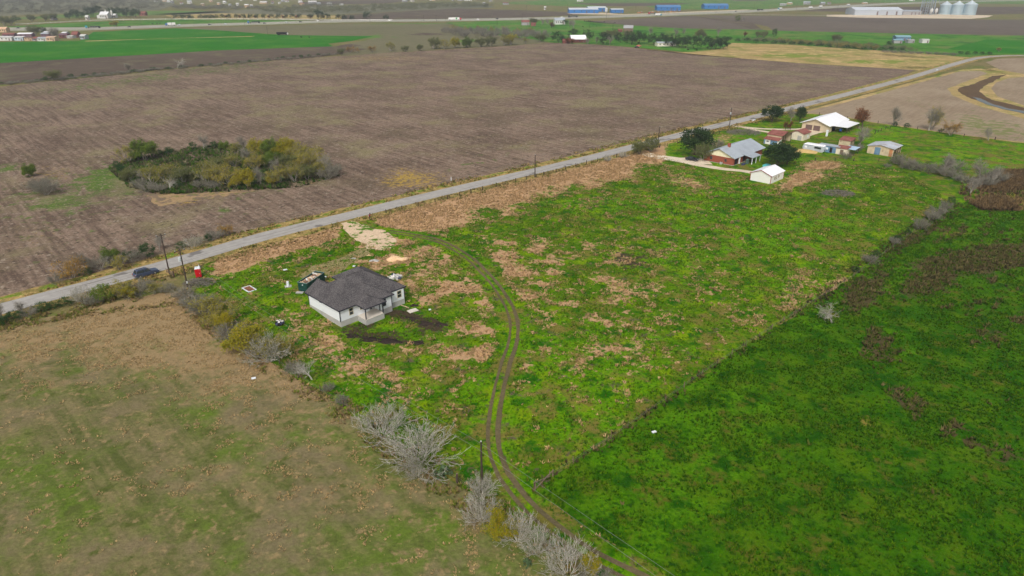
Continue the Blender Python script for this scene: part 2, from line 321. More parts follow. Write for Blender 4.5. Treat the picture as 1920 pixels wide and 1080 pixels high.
M_main = fieldmat('stubble_soil', (98, 82, 71), (142, 122, 106), tan=((176, 140, 84), (160, 140, 52)), grn=((62, 106, 30), (104, 112, 58)), drk=((94, 82, 66), (84, 74, 58)), soft=.2, rows=(math.radians(-47), 1.5, 3.2), amp=.9, mix=[((106, 92, 76), .05, .58, .1, 1), ((132, 122, 92), .04, .58, .1, 2), ((152, 138, 122), .7, .6, .06, 3), ((84, 72, 60), .7, .6, .06, 4), ((150, 138, 56), .22, .7, .03, 5)])
field('stubble_field', [(-80, 173), (0, 163), (140, 148), (250, 138), (330, 130), (440, 121), (560, 110), (640, 105.5), (740, 98.5), (820, 94), (950, 86.5), (1030, 80.5), (1110, 83.5), (1190, 90), (1280, 99.5), (1400, 110.5), (1500, 119), (1600, 125), (1715, 131), (1700, 139.5), (1640, 157), (1500, 192), (1300, 239), (1235, 256), (1000, 313), (800, 357), (640, 396), (430, 447), (300, 485), (150, 525), (0, 556), (-80, 580)], M_main, .1, spacing=5, wfn=w_main, rag=1.0)

# fields across the road on the right, and the draw between them
M_rsoil = fieldmat('harrowed_soil', (138, 120, 100), (160, 144, 122), grn=((128, 128, 84), (118, 122, 76)), drk=((112, 94, 84), (104, 90, 78)), rows=(math.radians(48), 1.4, 1.5), amp=.35)
fz([(1480, 216), (1600, 184), (1700, 157), (1805, 130), (1990, 125), (1990, 290), (1920, 269), (1780, 251), (1640, 231), (1560, 216)], M_ftan, 4, 'draw', spacing=6,
   wfn=lambda x, y, u, v: np.stack([0*u, .9*(fbm(x, y, 14, 3, 2)-.3), 1.3*blob(u, v, 1855, 131, 45, 4, .25)-.4], 1))
fz([(1500, 212), (1600, 188.5), (1700, 161.5), (1800, 134), (1835, 133), (1852, 138), (1800, 157), (1775, 167), (1788, 180), (1830, 197), (1920, 223), (1990, 240), (1990, 286), (1920, 267), (1780, 249.5), (1640, 229.5), (1560, 214.5)], M_rsoil, 5, 'harrowed_field', spacing=6, rag=.6,
   wfn=lambda x, y, u, v: np.stack([0*u, .75*blob(u, v, 1860, 240, 110, 25, .2)+.3*blob(u, v, 1720, 190, 60, 20)-.1, .6*blob(u, v, 1770, 165, 25, 12)+.25*blob(u, v, 1560, 200, 60, 12)-.2], 1))
fz([(1848, 117), (1870, 110.5), (1920, 108.5), (1990, 108.5), (1990, 140), (1920, 139), (1875, 131)], M_rsoil, 5, 'harrowed_field')
fz([(1858, 166), (1868, 155), (1890, 147), (1920, 144.5), (1990, 144), (1990, 206), (1920, 198), (1870, 181)], M_rsoil, 5, 'harrowed_field', const=(0, .12, 0))
fz([(1793, 168), (1830, 155), (1862, 143), (1886, 140), (1853, 158), (1835, 172), (1858, 187), (1920, 202), (1990, 212), (1990, 222), (1920, 214), (1850, 196), (1810, 181)], fieldmat('draw_mud', (86, 70, 58), (108, 90, 66)), 6, 'draw_bank', rag=.7, edge=4)
M_water, t_, b_ = nodes('water'); b_.inputs['Base Color'].default_value = (.05, .06, .065, 1); b_.inputs['Roughness'].default_value = .06; b_.inputs['Specular IOR Level'].default_value = .6
fz([(1823, 182), (1838, 185), (1862, 196), (1892, 204), (1930, 210.5), (1990, 219), (1990, 221.5), (1920, 213), (1880, 205), (1850, 196.5), (1832, 188)], M_water, 8, 'creek_water', rag=.35, edge=3)

# pasture round the two homesteads
DRIVE = smooth_line(W([(1205, 289), (1235, 296), (1275, 303), (1320, 312), (1360, 318), (1390, 321), (1410, 324)]), 3)
TRACK = smooth_line(W([(690, 427), (715, 433), (760, 440), (810, 449), (850, 466), (885, 490), (915, 520), (940, 552), (957, 585), (964, 620), (958, 655), (945, 695), (933, 740), (926, 785), (924, 825), (930, 860), (944, 893), (966, 925), (1000, 962), (1050, 1003), (1110, 1044), (1195, 1085), (1290, 1130)]), 2)
FENCE_R = W([(1000, 922), (1030, 897), (1145, 825), (1345, 684), (1490, 590), (1600, 520), (1700, 445), (1790, 385)])
def w_past(x, y, u, v):
    rd = pdist(x, y, ROAD); b, a = LOC(x, y); n = fbm(x, y, 22, 4, 3); n2 = fbm(x, y, 9, 4, 8); n3 = fbm(x, y, 3.2, 3, 14); tr = np.abs(pdist(x, y, TRACK)); fr = np.abs(pdist(x, y, FENCE_R))
    strip_ = (1-sst(15, 33, rd+(n2-.5)*22))*sst(695, 715, u)*(1-sst(1235, 1262, u))
    strip2 = sst(3, 5, rd)*(1-sst(13, 18, rd+(n2-.5)*8))*sst(380, 420, u)*(1-sst(625, 650, u))
    mid = .52*np.exp(-((u-900)/330)**2)*sst(420, 470, v)*(1-sst(640, 820, v))+.2*(1-sst(800, 950, v))*(u < 1400)
    ft = mid*(.3+.75*sst(.46, .64, n2*.4+n3*.6))*1.3
    lot = .95*blob(u, v, 780, 480, 70, 18)+.8*blob(u, v, 800, 520, 80, 20)+.75*blob(u, v, 660, 690, 60, 50)+.7*blob(u, v, 560, 610, 60, 28)+.6*blob(u, v, 620, 640, 40, 24)+.7*blob(u, v, 1030, 605, 55, 18)+.55*blob(u, v, 1140, 550, 50, 14)+.5*blob(u, v, 940, 520, 40, 30)+.4*blob(u, v, 450, 560, 60, 24)+.5*blob(u, v, 760, 740, 60, 60)
    farm = .8*blob(u, v, 1280, 340, 60, 16, .3)+.95*blob(u, v, 1500, 335, 60, 16, -.4)+.8*blob(u, v, 1540, 310, 40, 7)+.65*blob(u, v, 1360, 258, 26, 7)+.75*blob(u, v, 1340, 270, 25, 8)+.45*blob(u, v, 1660, 245, 30, 6)+.5*blob(u, v, 1640, 258, 25, 4)+.35*blob(u, v, 1570, 330, 60, 15)
    right = .85*blob(u, v, 1500, 560, 50, 60, .65)*(.5+n2)+.9*blob(u, v, 1575, 535, 26, 14, -.6)+.55*blob(u, v, 1390, 600, 60, 40)
    tan = np.maximum.reduce([1.25*strip_, 1.2*strip2, ft, lot*(.28+.75*n3+.25*n2), farm*(.45+n2), right*(.35+.9*n3)])-.12
    tan = tan*(sst(1.6, 3.6, tr)*.85+.15)-.5*(1-sst(1.5, 4, tr))
    bright = .62*sst(.42, .62, n)+.8*blob(u, v, 1330, 400, 260, 60)+.6*blob(u, v, 1820, 280, 160, 40)+.7*(1-sst(2, 6, tr))+.35*blob(u, v, 800, 470, 60, 12)+.5*blob(u, v, 1400, 262, 200, 12)+.4*blob(u, v, 1100, 780, 160, 120)-.1
    dark = .75*blob(u, v, 640, 570, 0+40, 12)*0+1.0*blob(u, v, 1130, 470, 120, 90)*sst(.5, .7, n2)*.6-.3+.5*blob(u, v, 1560, 360, 30, 8)+.55*blob(u, v, 1700, 330, 150, 10, .2)+.5*sst(.5, .62, n2)*sst(.45, .62, n)
    d2 = (.75+.8*n3)*(1.15*blob(u, v, 705, 634, 62, 8, .17)+1.2*blob(u, v, 800, 606, 38, 11, .3)+.75*blob(u, v, 690, 611, 34, 6)+.9*blob(u, v, 745, 590, 25, 9)+.6*blob(u, v, 760, 625, 40, 8))
    return np.stack([tan-1.5*d2, bright, np.maximum(dark, d2)], 1)
M_past = fieldmat('pasture_grass', (66, 106, 4), (92, 124, 10), tan=TANP, grn=((72, 126, 2), (104, 144, 6)), drk=((84, 74, 54), (58, 50, 40)), amp=.5, k=2.2, tk=2.9, soft=.14, mix=[((116, 144, 8), .16, .555, .07, 1), ((38, 92, 4), .22, .56, .06, 2), ((116, 110, 50), .2, .55, .07, 3), ((94, 86, 66), .42, .62, .05, 4), ((38, 86, 8), 1.1, .6, .07, 5)])
PAST = [(350, 553), (372, 508), (395, 487), (500, 457), (640, 423), (800, 380), (1000, 332), (1215, 280), (1300, 257), (1440, 221), (1485, 213), (1560, 216), (1640, 231), (1780, 251), (1920, 269), (1990, 284), (1990, 345), (1920, 362), (1840, 372), (1790, 385), (1700, 445), (1600, 520), (1490, 590), (1345, 684), (1145, 825), (1030, 897), (1000, 922), (1060, 965), (1130, 1010), (1250, 1075), (1330, 1130), (1190, 1130), (1110, 1070), (1000, 1010), (860, 915), (640, 765), (480, 660)]
field('pasture', PAST, M_past, .14, spacing=1.5, wfn=w_past, rag=.5)

# lush field bottom right
def w_right(x, y, u, v):
    n = fbm(x, y, 18, 4, 41); n2 = fbm(x, y, 6, 4, 43); b, a = LOC(x, y)
    row = sst(.45, .6, vnoise(a/.85, b/9, 4))
    br = np.maximum.reduce([2.2*blob(u, v, 1840, 490, 130, 28, -.12), 1.8*blob(u, v, 1740, 535, 80, 22, -.25), 1.7*blob(u, v, 1625, 540, 62, 32, -.75), 1.2*blob(u, v, 1760, 440, 140, 22, -.2)*row, 1.0*blob(u, v, 1800, 560, 160, 80)*row*(.3+n2), 1.5*blob(u, v, 1650, 655, 52, 34, .6)*row*1.3, 1.5*blob(u, v, 1760, 790, 120, 22, .55)*row*1.3, 1.3*blob(u, v, 1690, 455, 75, 14, -.45), 1.2*blob(u, v, 1870, 600, 90, 55)*row, 1.4*blob(u, v, 1890, 850, 70, 32, .5)*row, 1.1*blob(u, v, 1860, 440, 100, 14, -.1)*row])
    reed = 1.5*np.maximum(blob(u, v, 1915, 342, 75, 20), blob(u, v, 1870, 385, 45, 14))*(.5+n2)
    tan = np.maximum.reduce([.8*blob(u, v, 1630, 795, 28, 14), .6*blob(u, v, 1690, 860, 20, 10), .55*blob(u, v, 1240, 900, 120, 60)*n2, .6*blob(u, v, 1440, 1040, 100, 30)*n2, .5*blob(u, v, 1830, 650, 50, 20), 1.6*blob(u, v, 1925, 372, 45, 20), .8*blob(u, v, 1790, 440, 40, 6)])-.1
    fr = np.abs(pdist(x, y, FENCE_R)); g = .5*sst(.45, .65, n)+.7*np.exp(-(fr/16)**2)+.25*blob(u, v, 1250, 880, 190, 130)+.5*blob(u, v, 1860, 410, 120, 20)-.25
    return np.stack([tan, g, np.maximum(br*(.2+1.1*n2), reed*(1-.9*blob(u, v, 1925, 372, 45, 20)))-.15], 1)
M_right = fieldmat('lush_grass', (44, 92, 2), (68, 108, 5), tan=((150, 128, 64), (120, 112, 50)), grn=((60, 114, 3), (86, 126, 9)), drk=((92, 80, 56), (70, 66, 38)), rows=(math.radians(46), 1.6, 1.6), amp=.42, k=1.7, tk=1.8, soft=.16, mix=[((78, 110, 8), .16, .56, .1, 1), ((32, 78, 4), .2, .55, .08, 2), ((90, 94, 30), .3, .6, .07, 3), ((26, 66, 6), 1.1, .59, .07, 4)])
field('lush_field', [(1990, 345), (1920, 362), (1840, 372), (1790, 385), (1700, 445), (1600, 520), (1490, 590), (1345, 684), (1145, 825), (1030, 897), (1000, 922), (1060, 965), (1130, 1010), (1250, 1075), (1330, 1130), (2150, 1130), (2150, 345)], M_right, .12, spacing=1.7, wfn=w_right, rag=.5)

# pale bare strip along the thicket
M_strip = fieldmat('bare_strip', (176, 148, 110), (150, 126, 94), amp=.5, mix=[((122, 106, 90), .25, .53, .06, 1), ((116, 118, 60), .4, .6, .06, 2)])
field('bare_strip', [(279, 366), (300, 362), (340, 362), (402, 361), (441, 359), (497, 355), (470, 360), (402, 371), (340, 382), (306, 387), (292, 377)], M_strip, .16, spacing=2, rag=1.5)
field('bare_strip', [(568, 343), (585, 338), (612, 335), (600, 340), (580, 346)], M_strip, .16, spacing=2, rag=.5)
# mown dry field bottom left
def w_left(x, y, u, v):
    n = fbm(x, y, 16, 4, 61); n2 = fbm(x, y, 5, 4, 63); b, a = LOC(x, y); rowv = vnoise(b/2.1, a/30, 6)
    e = pdist(x, y, W([(350, 565), (640, 770), (860, 920), (1000, 1015), (1120, 1090)]))
    tan = .74*(1-sst(630, 800, v+(n-.5)*190))*(.45+1.1*n2)*(1-sst(330, 520, u)*.3)+.42*np.exp(-(e/13)**2)*(.4+1.2*n2)+.5*blob(u, v, 330, 900, 130, 40)*n2*1.4+.45*blob(u, v, 620, 930, 120, 60)*n2+.3*blob(u, v, 450, 830, 160, 60)*n2-.12
    g = .38*sst(.2, .85, rowv)*(.35+n)+.3*sst(.35, .75, n)+.35*blob(u, v, 850, 960, 120, 90)+.3*blob(u, v, 200, 1000, 260, 80)-.12-.5*(1-sst(600, 720, v))
    return np.stack([tan, g, .8*np.exp(-((e-2)/4.0)**2)*(.4+n2)*.9-.35+.5*(n2-.5)], 1)
M_left = fieldmat('dry_field', (88, 94, 50), (126, 116, 80), tan=((164, 138, 100), (140, 120, 90)), grn=((80, 108, 28), (98, 116, 40)), drk=((120, 102, 72), (104, 90, 62)), rows=(math.radians(-46), 1.5, 3.2), amp=.5, k=1.2, tk=1.5, soft=.3, mix=[((92, 112, 40), .08, .56, .12, 1), ((122, 110, 82), .12, .56, .12, 2), ((84, 92, 44), .3, .6, .08, 3), ((142, 124, 88), .7, .61, .07, 4)])
field('dry_field', [(-200, 1130), (1190, 1130), (1110, 1070), (1000, 1010), (860, 915), (640, 765), (480, 660), (352, 545), (300, 550), (220, 566), (100, 592), (0, 616), (-200, 664)], M_left, .13, spacing=1.6, wfn=w_left, rag=.5)

# roads, tracks, drives
M_road, t_, b_ = nodes('chip_seal'); p_ = POS(t_); b_.inputs['Roughness'].default_value = .95; b_.inputs['Specular IOR Level'].default_value = .1
n_ = NZ(t_, .5, 6, .7, p_); n2_ = NZ(t_, 1.0, 3, .6, POS(t_, -BA, (.04, 1.6, 1)))
c_ = MX(t_, MA(t_, 'ADD', MA(t_, 'MULTIPLY', MA(t_, 'SUBTRACT', n_, .5), 2.0), .5), lin(150, 146, 142), lin(178, 174, 168)); c_ = MX(t_, SS(t_, n2_, .52, .68), c_, lin(136, 131, 126)); c_ = MX(t_, SS(t_, NZ(t_, .11, 3, .5, p_), .63, .67), c_, lin(120, 116, 113))
t_.links.new(c_, b_.inputs['Base Color'])
M_verge = fieldmat('road_verge', (146, 128, 78), (172, 144, 92), tan=((176, 146, 92), (140, 118, 70)), grn=((92, 126, 28), (112, 138, 44)), drk=((92, 92, 40), (104, 92, 56)), amp=.6, soft=.18, mix=[((120, 110, 62), .3, .56, .08, 1), ((104, 118, 44), .4, .58, .07, 2), ((186, 158, 104), .8, .58, .06, 3)])
def verge(name, lo, hi, g):
    s0 = [p for p in ROAD]; n = len(s0); poly = []
    for off, seq in ((lo, range(n)), (hi, range(n-1, -1, -1))):
        for i in seq:
            a = s0[max(0, i-1)]; b = s0[min(n-1, i+1)]; d = (b-a).normalized(); poly.append(Vector((s0[i].x+d.y*off, s0[i].y-d.x*off)))
    def wf(x, y, u, v):
        d = np.abs(pdist(x, y, ROAD)); q = fbm(x, y, 9, 3, 90); return np.stack([.3*(q-.4)+0*d, g*(np.exp(-((d-(5.6 if lo < 0 else 6.2))/1.2)**2)*(.25+1.3*q))-.05, .8*(fbm(x, y, 7, 3, 95)-.45)+(.25 if lo > 0 else 0)], 1)
    return field(name, None, M_verge, .17, spacing=2.2, wfn=wf, rag=.5, world=poly)
verge('road_verge', 2.6, 6.6, .35); verge('road_verge', -7.2, -2.6, .95)
strip('county_road', ROAD, -3.1, 3.1, M_road, .2, .12)
M_rut = fieldmat('track_dirt', (112, 100, 74), (92, 84, 60), grn=((84, 108, 34), (98, 112, 42)), amp=.4, k=2.6)
TR1 = TRACK[3:]
for off, wd in ((-.75, .4), (.75, .3)): tag(strip('dirt_track', TR1, off-wd, off+wd, M_rut, .2, .16), kind='structure')
M_cal = fieldmat('caliche_drive', (226, 212, 190), (196, 178, 152), grn=((84, 116, 36), (100, 120, 50)), drk=((150, 130, 100), (170, 146, 112)), amp=.3, k=2.2)
M_cal2 = fieldmat('caliche_spread', (222, 198, 170), (196, 170, 140), grn=((74, 120, 22), (96, 124, 40)), drk=((150, 126, 92), (172, 144, 104)), amp=.45, k=4.2, s=.55)
field('gravel_drive', [(638, 421), (660, 416), (690, 424), (700, 431), (722, 434), (745, 452), (738, 466), (716, 470), (690, 466), (662, 450)], M_cal2, .2, spacing=1.2, rag=.5, wfn=lambda x, y, u, v: np.stack([0*u, .3+.75*sst(700, 745, u)*sst(448, 470, v)*.6-.3*blob(u, v, 705, 442, 22, 9)+.3*blob(u, v, 690, 428, 8, 4), .35*blob(u, v, 690, 462, 20, 8)-.05], 1))
M_bare = fieldmat('trampled_ground', (150, 136, 96), (126, 122, 74), grn=((66, 108, 20), (90, 118, 30)), tan=((206, 188, 158), (182, 160, 124)), amp=.5)
field('trampled_yard', [(562, 520), (590, 498), (640, 484), (672, 468), (694, 468), (690, 480), (655, 497), (640, 510), (610, 530), (570, 534)], M_bare, .185, spacing=1.2, rag=.8, wfn=lambda x, y, u, v: np.stack([.18+0*u, .3+.2*(fbm(x, y, 4, 3, 3)-.5), 0*u], 1))
strip('gravel_drive', DRIVE, -1.9, 1.9, M_cal, .2, .5)
field('gravel_drive', [(1212, 287), (1240, 292), (1275, 296), (1300, 296), (1324, 300), (1335, 309), (1300, 308), (1250, 301), (1218, 293)], M_cal, .21, spacing=2, rag=.4)
strip('gravel_drive', smooth_line(W([(1372, 236), (1400, 240), (1450, 243), (1495, 243), (1515, 241)]), 3), -1.5, 1.5, M_cal, .2, .4)
strip('gravel_drive', smooth_line(W([(1390, 239), (1430, 247), (1465, 251)]), 3), -1.2, 1.2, M_cal, .205, .6)
field('gravel_drive', [(1492, 242), (1520, 237), (1532, 245), (1545, 249), (1515, 256), (1508, 253)], M_cal, .21, spacing=3, rag=.4)
M_hwy = fieldmat('highway_concrete', (196, 190, 182), (178, 174, 168), s=6, amp=.12)
HW = smooth_line(W([(-150, 56.5), (0, 54.5), (160, 54.3), (330, 48.5), (500, 43.8), (640, 39.8), (830, 38), (1000, 35), (1100, 32.5), (1250, 27.5), (1400, 21.5), (1500, 16.5), (1600, 11), (1680, 7), (1800, 3), (1950, 0)]), 40)
strip('highway_verge', HW, -34, 36, fieldmat('highway_verge', (120, 136, 76), (146, 140, 98), s=6, amp=.2), .13)
strip('highway', HW, -13, -2, M_hwy, .25); strip('highway', HW, 2, 13, M_hwy, .25)
strip('frontage_road', HW, 22, 30, M_hwy, .25); strip('frontage_road', HW, -28, -20, M_hwy, .25)
strip('yard_road', smooth_line(W([(1370, 26), (1430, 28), (1560, 29)]), 30), -4, 4, M_hwy, .25)

# ------------------------------------------------------------------ trees and shrubs
class Tree:
    """skeleton of tapered limbs; keeps twig ends for the leaves"""
    def __init__(s, seed): s.r = random.Random(seed); s.mb = MB(); s.tips = []
    def limb(s, p, d, L, r, lev, par):
        rr = s.r; seg = 3 if lev == 0 else 2; pts = [p]; d = d.normalized()
        for k in range(seg):
            d = (d+Vector((rr.gauss(0, 1), rr.gauss(0, 1), rr.gauss(0, .7)))*par['wob']+Vector((0, 0, par['up']))).normalized(); p = p+d*(L/seg); pts.append(p)
        for k in range(seg):
            a, b = k/seg, (k+1)/seg; s.mb.tube(pts[k], pts[k+1], max(.016, r*(1-a*.65)), max(.012, r*(1-b*.65)), 5 if lev == 0 and par.get('fat') else 3, False)
        if lev >= par['lev']: s.tips.append((pts[-1], d)); s.tips.append((pts[-2].lerp(pts[-1], .4), d)); return
        for i in range(par['kids'][lev]):
            t = .3+.7*(i+rr.random())/par['kids'][lev]; j = min(seg-1, int(t*seg)); q = pts[j].lerp(pts[j+1], t*seg-j)
            e = Vector((rr.gauss(0, 1), rr.gauss(0, 1), rr.gauss(0, .8))).normalized(); s.limb(q, d+e*par['div'], L*par['shr']*rr.uniform(.7, 1.2), r*(1-t*.55)*.6, lev+1, par)
def leaves(tips, n, size, spread, rng, flat=.4):
    mb = MB()
    for p, d in tips:
        for i in range(n):
            c = p+Vector((rng.gauss(0, spread), rng.gauss(0, spread), rng.gauss(0, spread*.8))); a = Vector((rng.gauss(0, 1), rng.gauss(0, 1), rng.gauss(0, flat))).normalized(); b = a.cross(Vector((rng.gauss(0, 1), rng.gauss(0, 1), rng.gauss(0, 1)))).normalized()
            sz = size*rng.uniform(.6, 1.3); mb.add([c-a*sz, c+b*sz*.55, c+a*sz, c-b*sz*.55], [(0, 1, 2, 3)])
    return mb
BARK = mat('bark_grey', (150, 144, 134), .95, .3, 3); BARKD = mat('bark_dark', (84, 72, 60), .95, .3, 3); BARKW = mat('bark_pale', (176, 172, 162), .95, .2, 3); BARKM = mat('bark_mid', (122, 116, 106), .95, .25, 3)
LF = dict(willow=leafmat('leaf_willow', (138, 136, 44), (176, 158, 48), (128, 126, 84)), yellow=leafmat('leaf_yellow', (158, 150, 24), (138, 142, 26), (180, 156, 34)), green=leafmat('leaf_green', (98, 124, 36), (80, 108, 36), (122, 134, 44)),
          oak=leafmat('leaf_oak', (34, 60, 28), (52, 78, 36), (72, 94, 48)), dark=leafmat('leaf_dark', (48, 80, 36), (72, 100, 46)), rust=leafmat('leaf_rust', (132, 78, 36), (108, 66, 40), (150, 96, 44)), orange=leafmat('leaf_orange', (176, 132, 44), (150, 118, 50), (120, 110, 60)), grey=leafmat('leaf_greyish', (124, 122, 108), (106, 106, 88), (140, 134, 112)), olive=leafmat('leaf_olive', (110, 118, 62), (92, 104, 56), (124, 120, 74)))
PROTO = {}
def proto(kind, var):
    """unit-height tree meshes (about 6 m tall as grown), shared by all copies"""
    if (kind, var) in PROTO: return PROTO[kind, var]
    rr = random.Random(sum(ord(c)*(i+3) for i, c in enumerate(kind))*31+var); t = Tree(rr.random())
    V = Vector; crown = None; bark = BARK
    if kind in ('willow', 'yellow', 'green', 'orange', 'olive', 'rust', 'whisp'):
        ns = {'rust': 1, 'whisp': 1}.get(kind, 5)
        for i in range(ns):
            a = i*6.28/ns+rr.random(); tilt = (rr.uniform(.25, .85) if ns > 1 else .05)
            t.limb(V((math.cos(a)*.15, math.sin(a)*.15, 0)), V((math.cos(a)*tilt, math.sin(a)*tilt, 1)), 3.1, .12 if ns > 1 else .24, 0, dict(wob=.12, up=.04, lev=3, kids=(5, 4, 3) if ns > 1 else (12, 8, 5), div=.85, shr=.58 if ns > 1 else .62, fat=ns == 1))
        n, sz, spd = dict(willow=(5, .12, .26), yellow=(11, .13, .28), green=(15, .14, .3), orange=(6, .11, .26), olive=(8, .14, .3), rust=(2, .15, .3), whisp=(2, .07, .26))[kind]
        crown = leaves(t.tips, n, sz, spd, rr); bark = BARK if kind != 'rust' else BARKD
        if kind == 'green': crown = crown
        lf = LF['grey' if kind == 'whisp' else kind]
    elif kind in ('bare', 'greybush'):
        ns = 24 if kind == 'bare' else 16
        for i in range(ns):
            a = i*2.4+rr.random()*.5; tilt = rr.uniform(.15, 1.7) if kind != 'bare' else .15+2.6*rr.random()**1.5
            t.limb(V((math.cos(a)*.3, math.sin(a)*.3, 0)), V((math.cos(a)*tilt, math.sin(a)*tilt, 1)), 3.0 if kind == 'bare' else 2.6, .055 if kind == 'bare' else .05, 0, dict(wob=.17 if kind == 'bare' else .1, up=.05, lev=3 if kind == 'bare' else 2, kids=(6, 3, 2) if kind == 'bare' else (6, 5), div=.6, shr=.58))
        bark = BARKW if kind == 'bare' else BARK
        crown = leaves(t.tips, 1 if kind == 'bare' else 4, .07 if kind == 'bare' else .09, .2, rr); lf = LF['olive' if kind == 'bare' else 'grey']
    elif kind == 'deadtree':
        t.limb(V((0, 0, 0)), V((.1, 0, 1)), 2.2, .2, 0, dict(wob=.15, up=.0, lev=3, kids=(9, 5, 4), div=1.0, shr=.68)); bark = BARKW; crown = leaves(t.tips, 1, .06, .15, rr); lf = LF['grey']
    elif kind == 'paletree':
        t.limb(V((0, 0, 0)), V((.03, 0, 1)), 3.4, .2, 0, dict(wob=.07, up=.02, lev=3, kids=(14, 8, 5), div=.75, shr=.62, fat=1)); bark = BARK; crown = leaves(t.tips, 2, .07, .26, rr); lf = LF['grey']
    elif kind in ('oak', 'bush', 'darkbush', 'lowoak'):
        oak = kind == 'oak'; H = 6.0; mb = MB(); k = 58 if oak else 30
        t.limb(V((0, 0, 0)), V((0, 0, 1)), 2.2 if oak else .8, .28 if oak else .12, 0, dict(wob=.06, up=.02, lev=2, kids=(7, 4), div=1.1, shr=.85, fat=1)); bark = BARKD; tips = []
        for i in range(k):
            z = rr.uniform(-.55, 1); a = rr.uniform(0, 6.28); q = math.sqrt(max(0, 1-z*z))*rr.uniform(.72, 1.05); lump = 1+.16*math.sin(a*3+var*2)+.1*math.sin(a*5+z*4)
            c = V((math.cos(a)*q*3.3*lump, math.sin(a)*q*3.3*lump, (3.7 if oak else 2.9)+z*(2.1 if oak else 2.7))); tips += [(c+V((rr.gauss(0, .3), rr.gauss(0, .3), rr.gauss(0, .22))), V((0, 0, 1))) for _ in range(4)]
        for i in range(k//2): a = rr.uniform(0, 6.28); q = rr.uniform(0, 2); tips.append((V((math.cos(a)*q, math.sin(a)*q, rr.uniform(2.6, 4.6))), V((0, 0, 1))))
        crown = leaves(tips, 13, .23 if oak else .21, .42, rr); lf = LF['oak' if 'oak' in kind else ('dark' if kind == 'darkbush' else 'green')]
    elif kind == 'cactus':
        mb = MB(); tips = []
        for i in range(70):
            a = rr.uniform(0, 6.28); q = rr.uniform(0, 3.4); c = V((math.cos(a)*q, math.sin(a)*q*.7, rr.uniform(.6, 5.6)*(1-q/5))); u = V((rr.gauss(0, 1), rr.gauss(0, 1), 0)).normalized(); w_ = (V((0, 0, 1))+V((rr.gauss(0, .4), rr.gauss(0, .4), 0))).normalized(); s_ = rr.uniform(.4, .7); th = u.cross(w_)*.1
            ring = [c+u*math.cos(j*math.pi/4)*s_*.7+w_*math.sin(j*math.pi/4)*s_ for j in range(8)]; mb.add([p+th for p in ring]+[p-th for p in ring], [tuple(range(8)), tuple(range(15, 7, -1))]+[(j, (j+1) % 8, (j+1) % 8+8, j+8) for j in range(8)])
        crown = mb; lf = mat('cactus_pad', (74, 96, 62), .7, .25, 1.5); t.limb(V((0, 0, 0)), V((0, 0, 1)), 1.5, .3, 0, dict(wob=.1, up=0, lev=0, kids=(), div=1, shr=.5)); bark = BARKM
    top = sorted(v[2] for v in (crown.v or t.mb.v))[-max(1, len(crown.v)//60)]
    k = 1/top; t.mb.v = [tuple(c*k for c in p) for p in t.mb.v]; crown.v = [tuple(c*k for c in p) for p in crown.v]
    PROTO[kind, var] = (t.mb.mesh(kind+'_trunk', bark), crown.mesh(kind+'_crown', lf)); return PROTO[kind, var]
NAME = dict(willow='willow_tree', yellow='yellow_shrub', green='leafy_shrub', orange='autumn_shrub', olive='mesquite_tree', rust='rust_leaved_tree', whisp='bare_tree', bare='bare_shrub', greybush='thorn_brush', deadtree='dead_tree', paletree='bare_tree', oak='oak_tree', lowoak='oak_tree', bush='bush', darkbush='evergreen_bush', cactus='prickly_pear')
LOOK = dict(willow='yellow-green tree', yellow='bright yellow-green shrub', green='green leafy shrub', orange='orange-brown twiggy shrub', olive='olive mesquite tree', rust='rust-brown leaved tree', whisp='leafless grey tree', bare='bare pale-grey shrub', greybush='leafless grey thorn brush', deadtree='dead pale tree', paletree='tall leafless grey tree', oak='dark round-crowned oak', lowoak='dark round oak', bush='dense green bush', darkbush='dark evergreen bush', cactus='grey-green prickly pear clump')
TREE_SPOTS = []
def tree(kind, u, v, h, label, group=None, wide=1.0, cat=None):
    p = G(u, v); r = random.Random(int(u*13+v*71)); tr, cr = proto(kind, r.randrange(3))
    z = tz(p.x, p.y); e = thing(NAME[kind], label, cat or ('tree' if 'tree' in NAME[kind] else 'cactus' if kind == 'cactus' else 'shrub'), (p.x, p.y, z), r.uniform(0, 6.28), group, (h*wide*r.uniform(.92, 1.08), h*wide*r.uniform(.92, 1.08), h))
    o = link('trunk', tr, e); c = link('crown', cr, e); TREE_SPOTS.append((p.x, p.y, h)); return e
def row(lst, place, group, by='left'):
    """trees of one stand; each is told apart by its look and its order from the left among its kind"""
    lst = sorted(lst, key=lambda t: t[1]); tot = {}; cnt = {}
    for t in lst: tot[t[0]] = tot.get(t[0], 0)+1
    for t in lst:
        cnt[t[0]] = cnt.get(t[0], 0)+1; k, n = cnt[t[0]], tot[t[0]]
        lab = LOOK[t[0]]+' '+place if n == 1 else '%s %s from the left, %s' % (ordn(k), LOOK[t[0]], place)
        tree(t[0], t[1], t[2], t[3], lab, group, t[4] if len(t) > 4 else 1.0)
